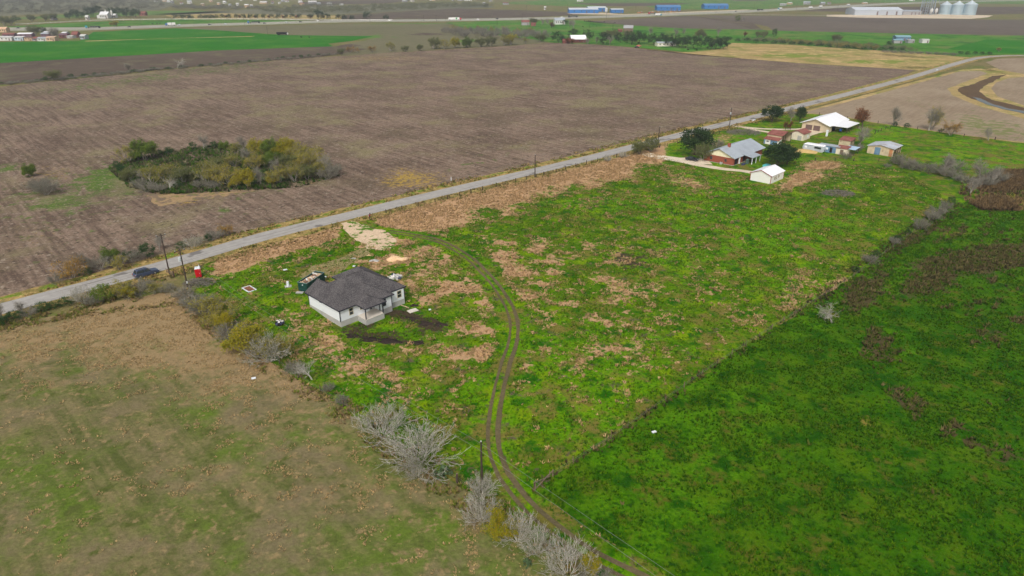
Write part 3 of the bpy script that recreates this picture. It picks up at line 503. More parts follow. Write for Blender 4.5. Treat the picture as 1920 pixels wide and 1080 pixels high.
# thicket in the stubble field
row([('willow', 241, 304, 6), ('green', 272, 301, 7.5), ('darkbush', 220, 316, 2.6), ('darkbush', 228, 323, 2.6), ('darkbush', 298, 291, 2.2), ('darkbush', 317, 289, 2.8), ('darkbush', 362, 280, 2.8), ('whisp', 382, 281, 6), ('darkbush', 401, 279, 2.8), ('green', 421, 281, 3.4), ('whisp', 458, 283, 6), ('willow', 445, 292, 5)], 'back-left rim of the field thicket', 'thicket trees, back-left rim')
row([('yellow', 483, 297, 7), ('green', 514, 300, 7.6), ('yellow', 537, 300, 7.6), ('willow', 562, 305, 7.5), ('willow', 593, 318, 7.5), ('whisp', 618, 326, 6.5), ('darkbush', 534, 304, 3.6), ('willow', 575, 312, 6.5), ('greybush', 629, 330, 4), ('willow', 500, 298, 7)], 'back-right rim of the field thicket', 'thicket trees, back-right rim')
row([('whisp', 464, 307, 6), ('green', 503, 313, 4.5), ('willow', 440, 316, 5.6), ('willow', 480, 318, 6), ('olive', 545, 322, 6), ('willow', 568, 324, 6.6), ('darkbush', 380, 322, 2.6), ('olive', 404, 326, 5.4), ('darkbush', 340, 316, 2.4), ('whisp', 520, 326, 5.4), ('darkbush', 581, 331, 3.4), ('willow', 601, 334, 5.6), ('greybush', 615, 336, 4.2)], 'in the middle of the field thicket', 'thicket trees, middle')
row([('olive', 247, 340, 4.6), ('whisp', 267, 345, 4.6), ('willow', 287, 346, 6.4), ('willow', 317, 343, 6.4), ('olive', 346, 345, 5.6), ('greybush', 278, 359, 2.8, 1.2), ('greybush', 300, 360, 2.6, 1.2), ('deadtree', 320, 358, 4), ('green', 357, 341, 4), ('willow', 388, 345, 7), ('greybush', 377, 353, 2.8, 1.2), ('willow', 413, 345, 6.8), ('willow', 430, 348, 6.6), ('yellow', 444, 353, 3.8), ('yellow', 466, 351, 5.8), ('whisp', 489, 347, 5.8), ('yellow', 509, 347, 2.8), ('willow', 525, 345, 6), ('willow', 553, 342, 6), ('darkbush', 335, 352, 2.2), ('greybush', 400, 354, 2.6, 1.2), ('greybush', 262, 352, 2.8, 1.2), ('olive', 577, 338, 5)], 'roadward front of the field thicket', 'thicket trees, front')
row([('green', 57, 331, 4.2, .9), ('greybush', 87, 366, 4.8), ('greybush', 78, 358, 4.2)], 'in the stubble field left of the thicket', 'shrubs left of the thicket')
# roadside, far side then near side
row([('orange', 138, 521, 4.4, 1.2), ('whisp', 164, 508, 4.6), ('green', 211, 494, 3.8, .8), ('willow', 224, 507, 3.4), ('greybush', 190, 505, 3.2), ('darkbush', 278, 483, 3.6), ('greybush', 247, 492, 2.8, 1.2), ('darkbush', 240, 490, 2.4), ('bare', 364, 464, 3.2), ('darkbush', 391, 453, 2), ('darkbush', 340, 466, 1.8, 1.2), ('orange', 424, 442, 3), ('greybush', 405, 448, 2.4, 1.3), ('whisp', 300, 470, 4), ('darkbush', 160, 517, 1.9, 1.4), ('greybush', 108, 530, 2)], 'along the field side of the road', 'brush on the field side of the road')
row([('bush', 196, 566, 3.8), ('willow', 228, 557, 3.6, 1.1), ('greybush', 262, 551, 3, 1.2), ('yellow', 243, 560, 2.6), ('willow', 290, 553, 2.6), ('darkbush', 124, 573, 1.8, 1.4), ('bare', 156, 567, 3.6, .9), ('darkbush', 78, 584, 2, 1.4), ('whisp', 42, 588, 3), ('whisp', 8, 602, 4), ('darkbush', 27, 601, 1.9, 1.3), ('darkbush', 4, 610, 1.9, 1.3), ('greybush', 56, 592, 1.7, 1.4), ('darkbush', 102, 577, 1.5, 1.5), ('greybush', 312, 548, 1.8, 1.3), ('greybush', 175, 572, 2.0, 1.3)], 'along the near side of the road', 'brush on the near side of the road')
# overgrown fence line down the middle
for a in [('greybush', 370, 581, 3, 'grey-green brush mound at the road end of the overgrown fence line', 1.3), ('willow', 400, 597, 4.6, 'wide grey-green mesquite near the road end of the overgrown fence line', 1.35), ('yellow', 424, 623, 3.6, 'small yellow-green shrub on the overgrown fence line', 1.0), ('yellow', 462, 664, 5.4, 'largest yellow-green shrub on the overgrown fence line', 1.1), ('greybush', 438, 640, 3.4, 'grey brush between the yellow-green shrubs on the fence line', 1.2), ('willow', 482, 672, 4.8, 'olive shrub between the largest yellow-green shrub and the bare one', 1.1), ('greybush', 385, 588, 3.0, 'grey brush beside the wide mesquite on the fence line', 1.4), ('willow', 414, 608, 4.0, 'olive shrub right of the wide mesquite on the fence line', 1.2), ('greybush', 345, 562, 2.6, 'grey brush by the transformer pole foot', 1.3),
          ('bare', 505, 679, 5.2, 'bare grey shrub beside the largest yellow-green shrub on the fence line', .9), ('willow', 525, 672, 4.4, 'thin yellowish shrub on the house side of the grey-stemmed fence-line shrub', .9), ('greybush', 554, 701, 2.2, 'low grey bush beside a blue scrap on the fence line', 1.1), ('deadtree', 585, 713, 3.8, 'bare dead tree with a green rag on the fence line', .8), ('greybush', 617, 734, 1.6, 'small grey bush alone in grass past the dead tree', .9), ('greybush', 640, 757, 1.4, 'tiny grey bush by a fence post short of the two big bare shrubs', 1),
          ('bare', 718, 816, 4.8, 'upper of the two big bare grey shrubs on the fence line', 1.1), ('bare', 786, 872, 5.6, 'biggest bare grey shrub with long fanned branches in the foreground', 1.2), ('bare', 782, 896, 2.2, 'small bare grey shrub at the foot of the biggest one', 1.1), ('green', 797, 880, 1.8, 'low green shrub under the biggest bare grey shrub', 1), ('cactus', 829, 894, 1.9, 'prickly pear clump right of the biggest bare shrub', 1.1),
          ('bare', 904, 931, 3.2, 'bare shrub at the foot of the foreground power pole', .95), ('bare', 902, 977, 3.8, 'bare shrub below the foreground power pole', .8), ('yellow', 940, 1008, 3.8, 'yellow-leaved shrub beside the dirt track in the foreground', .85), ('bare', 971, 1016, 4.2, 'bare shrub right of the foreground yellow-leaved shrub', .7), ('bare', 1009, 1036, 3.4, 'bare shrub leaning toward the dirt track', .75), ('cactus', 989, 1061, 1.1, 'small prickly pear in brown grass at the bottom edge', 1), ('bare', 1066, 1078, 4.2, 'wide bare shrub at the bottom edge by the track', .95), ('yellow', 1106, 1078, 2.8, 'yellow-green shrub at the bottom edge by the track', .8), ('greybush', 1112, 1100, 2.4, 'grey bush cut by the bottom edge by the track', 1)]:
    tree(a[0], a[1], a[2], a[3], a[4], 'shrubs on the overgrown fence line', a[5])
# homestead trees
for a in [('oak', 1302, 291, 9.8, 'big dark oak left of the brick house', 1.02), ('olive', 1316, 302, 6.0, 'smaller olive tree in front of the big oak by the brick house', .85), ('oak', 1456, 313, 8.4, 'dark oak between brick house and white shed', 1.1), ('oak', 1475, 309, 6.4, 'dark oak right of the white shed, overlapping another oak', 1.0), ('oak', 1447, 229, 7.4, 'dark oak with bare trunk on lawn by the road', 1.15),
          ('paletree', 1483, 229, 7, 'bare grey tree right of the lawn oak', .9), ('oak', 1499, 229, 6.8, 'half-bare dark tree behind the bare grey lawn tree', .6), ('rust', 1472, 244, 4, 'small brown tree beside the gravel drive, left of two', .8), ('rust', 1482, 244, 4, 'small brown tree beside the gravel drive, right of two', .7), ('olive', 1198, 290, 5.4, 'olive bush left of two at the brick house gate', 1.05), ('olive', 1219, 285, 5.4, 'olive bush right of two at the brick house gate', 1.05),
          ('bare', 1139, 303, 2.6, 'small bare shrub by the road, left of two before the gate', .8), ('bare', 1168, 296, 2.6, 'small bare shrub by the road, right of two before the gate', .8), ('rust', 1617, 241, 8.6, 'rust-brown tree right of the white-roofed house', .95), ('paletree', 1611, 274, 7.6, 'grey leafless tree above the small rusty shed', 1.1), ('greybush', 1606, 284, 3, 'grey brush behind the metal trailer', 1.1), ('greybush', 1586, 298, 2.6, 'grey brush in front of the rusty trailer end', 1.0),
          ('whisp', 1676, 236, 8.6, 'tall pale leafless tree on the back fence', .8), ('paletree', 1741, 245, 9.6, 'big half-bare tree on the back fence with green top', 1.0), ('willow', 1747, 243, 9.6, 'green-leaved tree growing through the big half-bare tree', .55), ('orange', 1782, 254, 5.6, 'orange-brown tree on the back fence', 1.0), ('whisp', 1853, 264, 5.4, 'thin leafless tree at the right end of the back fence', .8), ('darkbush', 1677, 237, 2.1, 'dark bush under the pale leafless fence tree', 1.0), ('darkbush', 1700, 240, 2.1, 'dark bush on the back fence left of the half-bare tree', 1.2), ('darkbush', 1764, 249, 1.8, 'dark bush on the back fence right of the half-bare tree', 1.3), ('greybush', 1345, 279, 3.6, 'grey brush behind the big oak', 1)]:
    tree(a[0], a[1], a[2], a[3], a[4], None, a[5])
row([('greybush', 1682, 309, 4), ('bush', 1679, 306, 3), ('greybush', 1700, 316, 3.6), ('greybush', 1709, 319, 3.4), ('greybush', 1664, 314, 1.4, 1.3), ('whisp', 1769, 328, 7.5), ('greybush', 1751, 325, 3.4, 1.2), ('greybush', 1730, 322, 2.8, 1.2), ('greybush', 1788, 319, 3.6, 1.2), ('greybush', 1789, 335, 2.8, 1.2), ('greybush', 1772, 331, 3.2, 1.2), ('whisp', 1838, 342, 7.5), ('whisp', 1858, 348, 6.6), ('greybush', 1845, 350, 3.6, 1.3), ('greybush', 1868, 343, 4, 1.2), ('whisp', 1818, 365, 5.4), ('greybush', 1806, 344, 2.8, 1.3), ('bush', 1737, 315, 2.4)], 'along the gully right of the open barn', 'gully brush')
row([('darkbush', 1782, 384, 2.4), ('greybush', 1771, 394, 2.6), ('greybush', 1757, 405, 2.8), ('greybush', 1745, 414, 2.8), ('greybush', 1725, 430, 3), ('darkbush', 1700, 439, 1.8), ('darkbush', 1683, 454, 1.8), ('darkbush', 1640, 484, 2), ('greybush', 1675, 458, 1.8), ('greybush', 1630, 492, 1.8, 1.2), ('darkbush', 1603, 511, 1.6)], 'on the wire fence below the gully', 'bushes on the right fence')
tree('deadtree', 1559, 606, 4.4, 'lone dead pale tree on the right wire fence', None, .95)
# field-edge row of trees in the distance
row([('orange', 657, 99, 5.5, 1.2), ('orange', 698, 98, 5.5, 1.2), ('willow', 732, 96, 8), ('olive', 788, 95, 5.5, 1.2), ('olive', 813, 92, 10), ('willow', 833, 92, 8.5), ('yellow', 853, 90.5, 9.5), ('green', 875, 89, 9), ('olive', 901, 88, 9), ('olive', 921, 87, 9), ('willow', 945, 85.5, 10), ('yellow', 957, 84.5, 10), ('olive', 1013, 78.5, 8, 1.3), ('orange', 670, 99, 4.5), ('olive', 640, 102, 5), ('olive', 760, 97, 5), ('willow', 985, 82, 6)], 'in the tree row beyond the stubble field', 'tree row at the far field edge')
row([('greybush', 836+i*12.5+(i % 3)*3, 62+(i % 4)*2.2+i*.45, 7.5+(i % 3), 1.1) for i in range(15)]+[('willow', 850+i*24, 60.5+(i % 2)*2+i*.8, 8.5) for i in range(7)], 'in the mesquite grove before the highway', 'mesquite grove')
row([('lowoak', 1047, 80, 11), ('lowoak', 1102, 76.5, 11), ('lowoak', 1075, 72, 10), ('lowoak', 1131, 83, 11), ('lowoak', 1163, 80, 10), ('lowoak', 1184, 84, 12), ('lowoak', 1197, 83, 12), ('lowoak', 1226, 85, 11), ('lowoak', 1241, 82.5, 10), ('lowoak', 1258, 87, 11), ('lowoak', 1273, 88.5, 11), ('lowoak', 1285, 90, 11), ('lowoak', 1301, 91.5, 11.5), ('lowoak', 1327, 92, 11), ('lowoak', 1341, 93, 11), ('lowoak', 1356, 92.5, 11), ('whisp', 1143, 84.5, 8.5), ('whisp', 1102, 84, 6.5, 1.2), ('whisp', 1118, 82, 7), ('rust', 1064, 82, 6, 1.3), ('rust', 1074, 82.5, 5.5, 1.3), ('olive', 1136, 74, 9, 1.2), ('olive', 1150, 73, 9, 1.2), ('olive', 1175, 72, 8, 1.2), ('whisp', 1335, 92.5, 7)], 'round the white-roofed red farmhouse', 'trees round the far farmstead')
row([('lowoak', x, y, h) for x, y, h in [(327.5+i*0, 36.2, 8) for i in range(1)]+[(340, 36, 7), (345, 36, 7), (353, 36, 7), (359, 36, 7), (376, 35.5, 7), (384, 36, 7), (392, 36, 7), (397, 36, 7), (405, 36, 7)]+[(417.5+i*13.1, 35.8-i*.05, 7.5) for i in range(12)]+[(581, 35.5, 7), (597, 38.2, 15), (614, 37, 9), (635, 37, 8), (646, 37.5, 8), (660.5, 38, 7), (688.5, 36, 11), (724, 37.5, 8)]], 'in the row along the highway fence', 'roadside trees along the highway')
row([('rust', 425+i*26.2, 35.6, 6, 1.0) for i in range(9)], 'between dark trees along the highway', 'rusty trees along the highway')
row([('lowoak', 141+i*0, 34, 13) for i in range(1)]+[('lowoak', 150, 36, 12), ('lowoak', 168, 33, 16), ('lowoak', 184, 30, 16), ('lowoak', 210, 31, 14), ('lowoak', 225, 32, 15), ('lowoak', 242, 33, 15), ('lowoak', 255, 33.5, 14), ('lowoak', 130, 36, 10), ('olive', 100, 38.5, 10), ('olive', 85, 39.5, 10), ('olive', 60, 41, 10), ('lowoak', 32, 41, 9), ('yellow', 216, 50.5, 7.5, 1.2), ('olive', 8, 48, 12), ('olive', 22, 47, 10)], 'round the white mansion', 'trees round the mansion')
row([('olive', 68, 66, 10, 1.1), ('whisp', 53, 62, 9), ('whisp', 100, 74, 13), ('whisp', 108, 73, 11), ('lowoak', 80, 64, 8)], 'among the village houses', 'village trees')
row([('olive', 105, 150, 6, 1.5), ('darkbush', 134, 147, 3), ('whisp', 242, 134, 6, 1.3), ('deadtree', 333, 128, 7), ('darkbush', 178, 143, 2.6), ('darkbush', 86, 152, 2.8), ('darkbush', 565, 110, 3), ('darkbush', 468, 118.5, 2.6)], 'standing above the far-left hedge', 'hedge-line trees')
row([('whisp', 1016, 47, 9), ('whisp', 1028, 47, 9), ('rust', 1034, 53, 8, 1.2), ('olive', 1000, 47, 9), ('whisp', 1068, 51, 9), ('whisp', 1076, 52, 10, 1.2), ('lowoak', 1059, 47, 7), ('whisp', 1218, 66, 9), ('whisp', 1266, 68, 9), ('whisp', 1346, 67, 10), ('olive', 1310, 71, 9), ('olive', 1318, 72, 8), ('whisp', 1283, 65, 7), ('darkbush', 1451, 70, 9, .6), ('olive', 1432, 71, 7), ('olive', 1420, 69.5, 6), ('rust', 1396, 70, 6, 1.2), ('bush', 1384, 39.5, 8, 1.1), ('whisp', 1393, 39.5, 6, 1.2), ('olive', 1567, 80, 8), ('darkbush', 1667, 87, 5), ('orange', 1872, 97, 3.5)], 'out in the green creek pasture', 'creek pasture trees')
row([('willow', 1460+i*14, 78.5+i*1.15+(i % 3), 4.5, 1.5) for i in range(14)]+[('darkbush', 1366+i*17, 75.5+i*1.1+(i % 2)*1.5, 3.6, 1.6) for i in range(20)], 'in the brush belt along the creek', 'creek brush')
row([('greybush', 15+i*16+random.Random(i).uniform(-7, 7), 160.5-i*1.44+random.Random(i+50).uniform(-1, .3)-(3 if 14 < i < 24 else 1.5), random.Random(i+9).uniform(1.0, 2.2), 2.4) for i in range(40)]+[('darkbush', 8+i*19+random.Random(i+3).uniform(-9, 9), 160-i*1.74-2-random.Random(i+5).uniform(0, .8), random.Random(i+7).uniform(.9, 2.0), 2.2) for i in range(33)], 'low in the far-left hedge', 'hedge along the far-left field edge')
row([('darkbush', 1800+i*13.5, 104-abs(i-5)*.25, 3, 1.2) for i in range(5)]+[('greybush', 1660+i*16, 98.5+i*.75, 2.5, 1.6) for i in range(9)], 'along the fence beyond the dry meadow', 'meadow fence bushes')
# distant woods read as one mass each
def wood(name, px, n, h, mats, label, seed, zs=1.0):
    P = W(px); rr = np.random.RandomState(seed); X = rr.uniform(min(p.x for p in P), max(p.x for p in P), n*4); Y = rr.uniform(min(p.y for p in P), max(p.y for p in P), n*4); k = inpoly(X, Y, P); X = X[k][:n]; Y = Y[k][:n]
    tr, cr = proto('greybush', 1); base = np.array([v.co for v in proto('olive', 0)[1].vertices]); quads = base.reshape(-1, 4, 3)
    V = []; q = rr.randint(0, len(quads), (len(X), 110))
    for i in range(len(X)):
        s_ = h*rr.uniform(.6, 1.25); c = quads[q[i]].copy(); ctr = c.mean(1, keepdims=True); c = ctr+(c-ctr)*3.2; c = c.reshape(-1, 3)*s_*np.array([1.25, 1.25, zs]); c[:, 0] += X[i]; c[:, 1] += Y[i]; V.append(c)
    V = np.concatenate(V); me = bpy.data.meshes.new(name); me.from_pydata(V.tolist(), [], np.arange(len(V)).reshape(-1, 4).tolist()); me.materials.append(mats); tag(link(name, me), label, 'woods', kind='stuff')
LFW = leafmat('leaf_far_wood', (124, 124, 106), (108, 110, 88), (134, 126, 100)); LFW2 = leafmat('leaf_far_wood2', (122, 126, 88), (104, 112, 78), (132, 124, 88))
wood('woodland', [(-400, 40), (20, 29), (160, 25.5), (300, 18.5), (320, 10), (280, -3), (-500, -3)], 1500, 8, LFW, 'grey leafless woodland covering the far left hills', 3)
wood('woodland', [(520, 28), (640, 26), (830, 17), (930, 13.5), (900, 8), (760, 9), (640, 14), (480, 20)], 520, 7, LFW2, 'olive brush wood beyond the highway', 4)
wood('woodland', [(300, 18), (440, 20), (600, 15), (640, 12), (640, 9), (480, 16), (330, 13)], 160, 7, LFW, 'grey brush wood behind the row of highway trees', 5)
wood('creek_scrub', [(1380, 77), (1480, 81), (1600, 90), (1720, 97), (1700, 91), (1560, 80), (1400, 74)], 260, 3.0, LFW2, 'low green scrub along the creek', 6)

# ------------------------------------------------------------------ buildings: local x runs right-back (46 deg), y left-back; origin at the near corner
M_white = mat('white_siding', (226, 231, 236), .7, .08, .6, rib=0); M_conc = mat('concrete', (176, 175, 172), .9, .25, .7); M_slab = mat('porch_concrete', (212, 204, 192), .9, .12, .8); M_trim = mat('dark_trim', (46, 48, 62), .5, .1); M_wframe = mat('window_frame', (206, 198, 176), .5, .1)
M_galv = mat('galvanised_roof', (186, 194, 202), .45, .22, .25, c2=(150, 156, 164), metal=.25, rib=1.0); M_wroof = mat('white_metal_roof', (246, 246, 250), .4, .05, .3, rib=1.0); M_rust = mat('rusty_roof', (148, 94, 84), .85, .6, .8, c2=(112, 60, 52), rib=1.2); M_cream = mat('cream_wall', (224, 214, 194), .85, .25, .7); M_tanw = mat('tan_wall', (200, 184, 158), .85, .2, .7)
M_brick = mat('red_brick', (152, 84, 64), .9, .3, 3.0, c2=(126, 66, 52)); M_bluem = mat('blue_metal', (108, 140, 170), .6, .35, 1.0, c2=(84, 110, 138), rib=1.5); M_dark = mat('dark_opening', (34, 30, 30), .9, .2); M_brownd = mat('brown_door', (108, 88, 84), .7, .2); M_wood = mat('weathered_wood', (126, 108, 92), .95, .4, 2.0); M_post = mat('post_wood', (78, 66, 58), .95, .4, 3.0); M_red = mat('red_trim', (150, 48, 48), .6, .15); M_silver = mat('silver_trailer', (180, 190, 198), .5, .3, .6, c2=(140, 152, 166)); M_rustw = mat('rusted_sheet', (206, 188, 158), .85, .4, .6, rust=-.5)
m_, t_, b_ = nodes('asphalt_shingle'); p_ = POS(t_, obj=True); n_ = NZ(t_, 5.0, 3, .7, p_); n2_ = NZ(t_, .5, 4, .6, p_)
c_ = MX(t_, MA(t_, 'ADD', MA(t_, 'MULTIPLY', MA(t_, 'SUBTRACT', n_, .5), 4.0), MA(t_, 'ADD', MA(t_, 'MULTIPLY', MA(t_, 'SUBTRACT', n2_, .5), 1.2), .5)), lin(58, 56, 59), lin(106, 102, 102)); t_.links.new(c_, b_.inputs['Base Color']); b_.inputs['Roughness'].default_value = .95; b_.inputs['Specular IOR Level'].default_value = .1; BUMP(t_, b_, n_, .5, .03); M_shing = m_
def hip(mb, x0, x1, y0, y1, z, pitch, axis='x', h0=True, h1=True, th=.18):
    if axis == 'x': hw = (y1-y0)/2; zr = z+pitch*hw; rg = [(x0+(hw if h0 else 0), (y0+y1)/2, zr), (x1-(hw if h1 else 0), (y0+y1)/2, zr)]
    else: hw = (x1-x0)/2; zr = z+pitch*hw; rg = [((x0+x1)/2, y0+(hw if h0 else 0), zr), ((x0+x1)/2, y1-(hw if h1 else 0), zr)]
    c = [(x0, y0), (x1, y0), (x1, y1), (x0, y1)]; v = [(*p, z-th) for p in c]+[(*p, z) for p in c]+rg
    s = [(4, 5, 9, 8), (5, 6, 9), (6, 7, 8, 9), (7, 4, 8)] if axis == 'x' else [(4, 5, 8), (5, 6, 9, 8), (6, 7, 9), (7, 4, 8, 9)]
    mb.add(v, [(3, 2, 1, 0), (0, 1, 5, 4), (1, 2, 6, 5), (2, 3, 7, 6), (3, 0, 4, 7)]+s); return rg
def gable_roof(mb, x0, x1, y0, y1, z, rise, axis='x', th=.12):
    """two thin slabs meeting at a ridge"""
    if axis == 'x': m = (y0+y1)/2; prof = [(y0, z), (m, z+rise), (y1, z), (y1, z-th), (m, z+rise-th), (y0, z-th)]; mk = lambda a, p: (a, p[0], p[1]); e = (x0, x1)
    else: m = (x0+x1)/2; prof = [(x0, z), (m, z+rise), (x1, z), (x1, z-th), (m, z+rise-th), (x0, z-th)]; mk = lambda a, p: (p[0], a, p[1]); e = (y0, y1)
    mb.add([mk(e[0], p) for p in prof]+[mk(e[1], p) for p in prof], [(0, 1, 7, 6), (1, 2, 8, 7), (2, 3, 9, 8), (3, 4, 10, 9), (4, 5, 11, 10), (5, 0, 6, 11), (0, 5, 4, 1), (1, 4, 3, 2), (6, 7, 10, 11), (7, 8, 9, 10)]); return mb
def gable_walls(mb, x0, x1, y0, y1, z0, z1, rise, axis='x'):
    if axis == 'x': m = (y0+y1)/2; prof = [(y0, z0), (y1, z0), (y1, z1), (m, z1+rise), (y0, z1)]; v = [(x0, *p) for p in prof]+[(x1, *p) for p in prof]
    else: m = (x0+x1)/2; prof = [(x0, z0), (x1, z0), (x1, z1), (m, z1+rise), (x0, z1)]; v = [(p[0], y0, p[1]) for p in prof]+[(p[0], y1, p[1]) for p in prof]
    return mb.add(v, [(0, 1, 2, 3, 4), (9, 8, 7, 6, 5)]+[(i, (i+1) % 5, (i+1) % 5+5, i+5) for i in range(5)])
def shell_walls(mb, x0, x1, y0, y1, z0, z1, rise, axis, open_side, t=.12):
    """gable shed with one long side open"""
    if axis == 'x':
        for a in (x0, x1-t): m = (y0+y1)/2; pr = [(y0, z0), (y1, z0), (y1, z1), (m, z1+rise), (y0, z1)]; mb.add([(a, *p) for p in pr]+[(a+t, *p) for p in pr], [(0, 1, 2, 3, 4), (9, 8, 7, 6, 5)]+[(i, (i+1) % 5, (i+1) % 5+5, i+5) for i in range(5)])
        if open_side != 'y1': mb.box(x0+t, x1-t, y1-t, y1, z0, z1)
        if open_side != 'y0': mb.box(x0+t, x1-t, y0, y0+t, z0, z1)
    return mb
def on(face, c, lo, hi, a0, a1, z0, z1, mb=None):
    mb = mb or MB()
    return mb.box(c-hi, c-lo, a0, a1, z0, z1) if face == 'x' else mb.box(a0, a1, c-hi, c-lo, z0, z1)
def window(e, face, c, a0, a1, z0, z1, m=None, t=.1, rail=True):
    mb = MB(); on(face, c, 0, .05, a0, a1, z0, z0+t, mb); on(face, c, 0, .05, a0, a1, z1-t, z1, mb); on(face, c, 0, .05, a0, a0+t, z0+t, z1-t, mb); on(face, c, 0, .05, a1-t, a1, z0+t, z1-t, mb)
    if rail: zm = (z0+z1)/2; on(face, c, 0, .05, a0+t, a1-t, zm-.04, zm+.04, mb)
    w_ = mb.build('window', m or M_wframe, e)
    if rail: on(face, c, .004, .02, a0+t, a1-t, z0+t, zm-.04).build('pane', glassm(), w_); on(face, c, .004, .02, a0+t, a1-t, zm+.04, z1-t).build('pane', glassm(), w_)
    else: on(face, c, .004, .02, a0+t, a1-t, z0+t, z1-t).build('pane', glassm(), w_)
    return w_
def panel(e, name, m, face, c, a0, a1, z0, z1, d=.04): return on(face, c, 0, d, a0, a1, z0, z1).build(name, m, e)
def site(p0, p1, p2):
    o = G(*p0); a = G(*p1)-o; b = G(*p2)-o; return o, b.x*BX+b.y*BY, -a.x*BY+a.y*BX      # origin, length along x, width along y

# --- the new white house
e = thing('house', 'new white house with dark shingle roof and bare concrete foundation', 'house', HOUSE, BA)
FT = [(0, 0), (8.2, 0), (8.2, -1.4), (11.2, -1.4), (11.2, -.4), (15.15, -.4), (15.15, 14.2), (8.1, 14.2), (8.1, 10.9), (5.4, 10.9), (5.4, 11.3), (0, 11.3)]
MB().prism(FT, 0, 1.35).build('foundation', M_conc, e); MB().prism([(x+(-.04 if x < 4 else .04 if x > 15 else 0), y+(-.04 if y < 1 else 0)) for x, y in FT], 1.354, 3.95).build('wall', M_white, e)
pf = MB().box(3.85, 8.15, -2.9, -.05, 0, 1.28).build('porch_base', M_conc, e); MB().box(3.82, 8.16, -2.93, -.05, 1.282, 1.34).build('porch_floor', M_slab, e)
roof = MB(); RG = []
RG.append(hip(roof, -.45, 15.6, -.5, 11.6, 4.0, .6, 'x')); RG.append(hip(roof, -.47, 5.85, 5, 11.85, 4.01, .605, 'y', False, False)); RG.append(hip(roof, 7.65, 15.59, 6, 14.75, 4.005, .56, 'y', False, True)); RG.append(hip(roof, 3.6, 11.6, -1.85, 9, 4.0, .57, 'y', True, False)); RG.append(hip(roof, 3.52, 8.55, -3.4, 5, 3.97, .5, 'y', True, False))
ro = roof.build('roof', M_shing, e)
for (p, q), (a, b) in zip(RG, [(0, 1), (.49, 1), (.45, 1), (0, .45), (0, .3)]):
    p = Vector(p); q = Vector(q); MB().tube(p.lerp(q, a)+Vector((0, 0, .02)), p.lerp(q, b)+Vector((0, 0, .02)), .1, .1, 6).build('ridge_cap', M_shing, ro)
fa = MB()
for x0, x1, y0, y1 in [(-.49, 3.52, -.53, -.49), (-.5, -.46, -.53, 11.85), (3.48, 3.52, -3.42, -.53), (3.48, 8.59, -3.44, -3.4), (8.55, 8.59, -3.4, -1.89), (8.59, 11.62, -1.89, -1.85), (11.6, 11.64, -1.85, -.54), (11.64, 15.62, -.54, -.5), (15.6, 15.64, -.54, 14.75), (7.61, 7.65, 11.6, 14.75)]: fa.box(x0, x1, y0, y1, 3.77, 3.99)
fa.build('fascia', M_trim, e)
for x, y in [(-.05, -.05), (-.05, 11.2), (8.2, -1.45), (11.15, -1.45), (11.15, -.45), (15.1, -.45)]: MB().box(x-.06, x+.08, y-.06, y+.08, 1.36, 3.8).build('corner_trim', M_trim, e)
for x, y in [(3.97, -2.78), (8.03, -2.78)]:
    p_ = MB().box(x-.09, x+.09, y-.09, y+.09, 1.342, 3.8).build('porch_post', M_trim, e)
window(e, 'y', -.04, 2.0, 3.0, 1.95, 3.5); window(e, 'y', -.04, 4.5, 5.4, 2.3, 3.5); window(e, 'y', -1.44, 8.75, 9.75, 1.95, 3.5, M_trim); window(e, 'y', -.44, 11.35, 11.95, 2.2, 3.3); window(e, 'y', -.44, 13.3, 14.4, 1.95, 3.55)
d_o = panel(e, 'door', mat('door_glass_frame', (190, 190, 186), .5, .1), 'y', -.04, 6.7, 7.9, 1.36, 3.5, .06); on('y', -.1, .002, .015, 6.85, 7.25, 1.6, 3.4).build('pane', glassm(), d_o)
panel(e, 'gable_vent', M_trim, 'x', -.04, 6.2, 7.0, 3.3, 3.65, .12)
# --- things on the building lot
def place(u, v, dz=0.0): p = G(u, v); return Vector((p.x, p.y, tz(p.x, p.y)+.15+dz))
M_dgreen = mat('dumpster_green', (20, 66, 58), .6, .3, 1.5, c2=(14, 46, 42))
o0 = G(557.5, 553); o1 = G(581, 520); ang = math.radians(70)
e = thing('dumpster', 'dark green roll-off dumpster heaped with building waste behind the house', 'dumpster', place(561, 552.5), ang)
dl, dw, dh = 6.4, 2.35, 2.15
b_ = MB(); b_.box(0, dl, -dw, -dw+.09, .25, dh); b_.box(0, dl, -.09, 0, .25, dh); b_.box(0, .09, -dw+.09, -.09, .25, dh); b_.box(dl-.09, dl, -dw+.09, -.09, .25, dh); b_.box(.09, dl-.09, -dw+.09, -.09, .25, .33); b_.build('body', M_dgreen, e)
r_ = MB(); r_.box(-.06, dl+.06, -dw-.06, -dw+.05, dh, dh+.1); r_.box(-.06, dl+.06, -.05, .06, dh, dh+.1); r_.box(-.06, .05, -dw+.05, -.05, dh, dh+.1); r_.box(dl-.05, dl+.06, -dw+.05, -.05, dh, dh+.1); r_.build('rim', mat('dumpster_rim', (110, 132, 128), .6, .3, 2), e)
for i in range(7): MB().box(.5+i*.85, .62+i*.85, -dw-.07, -dw-.002, .3, dh-.02).build('rib', M_dgreen, e); MB().box(.5+i*.85, .62+i*.85, .002, .07, .3, dh-.02).build('rib', M_dgreen, e)
MB().box(-.07, -.002, -dw+.1, -.1, 1.2, 1.32).build('crossbar', M_dgreen, e); MB().box(-.09, -.002, -1.35, -1.15, 1.65, 1.8).build('latch', M_white, e)
MB().box(3.4, 4.3, -dw-.09, -dw-.072, .9, 1.6).build('label_plate', M_white, e)
for x in (.5, dl-.5):
    for y in (-.2, -dw+.2): MB().tube((x, y-.1, .14), (x, y+.1, .14), .14, .14, 8).build('roller', M_dark, e)
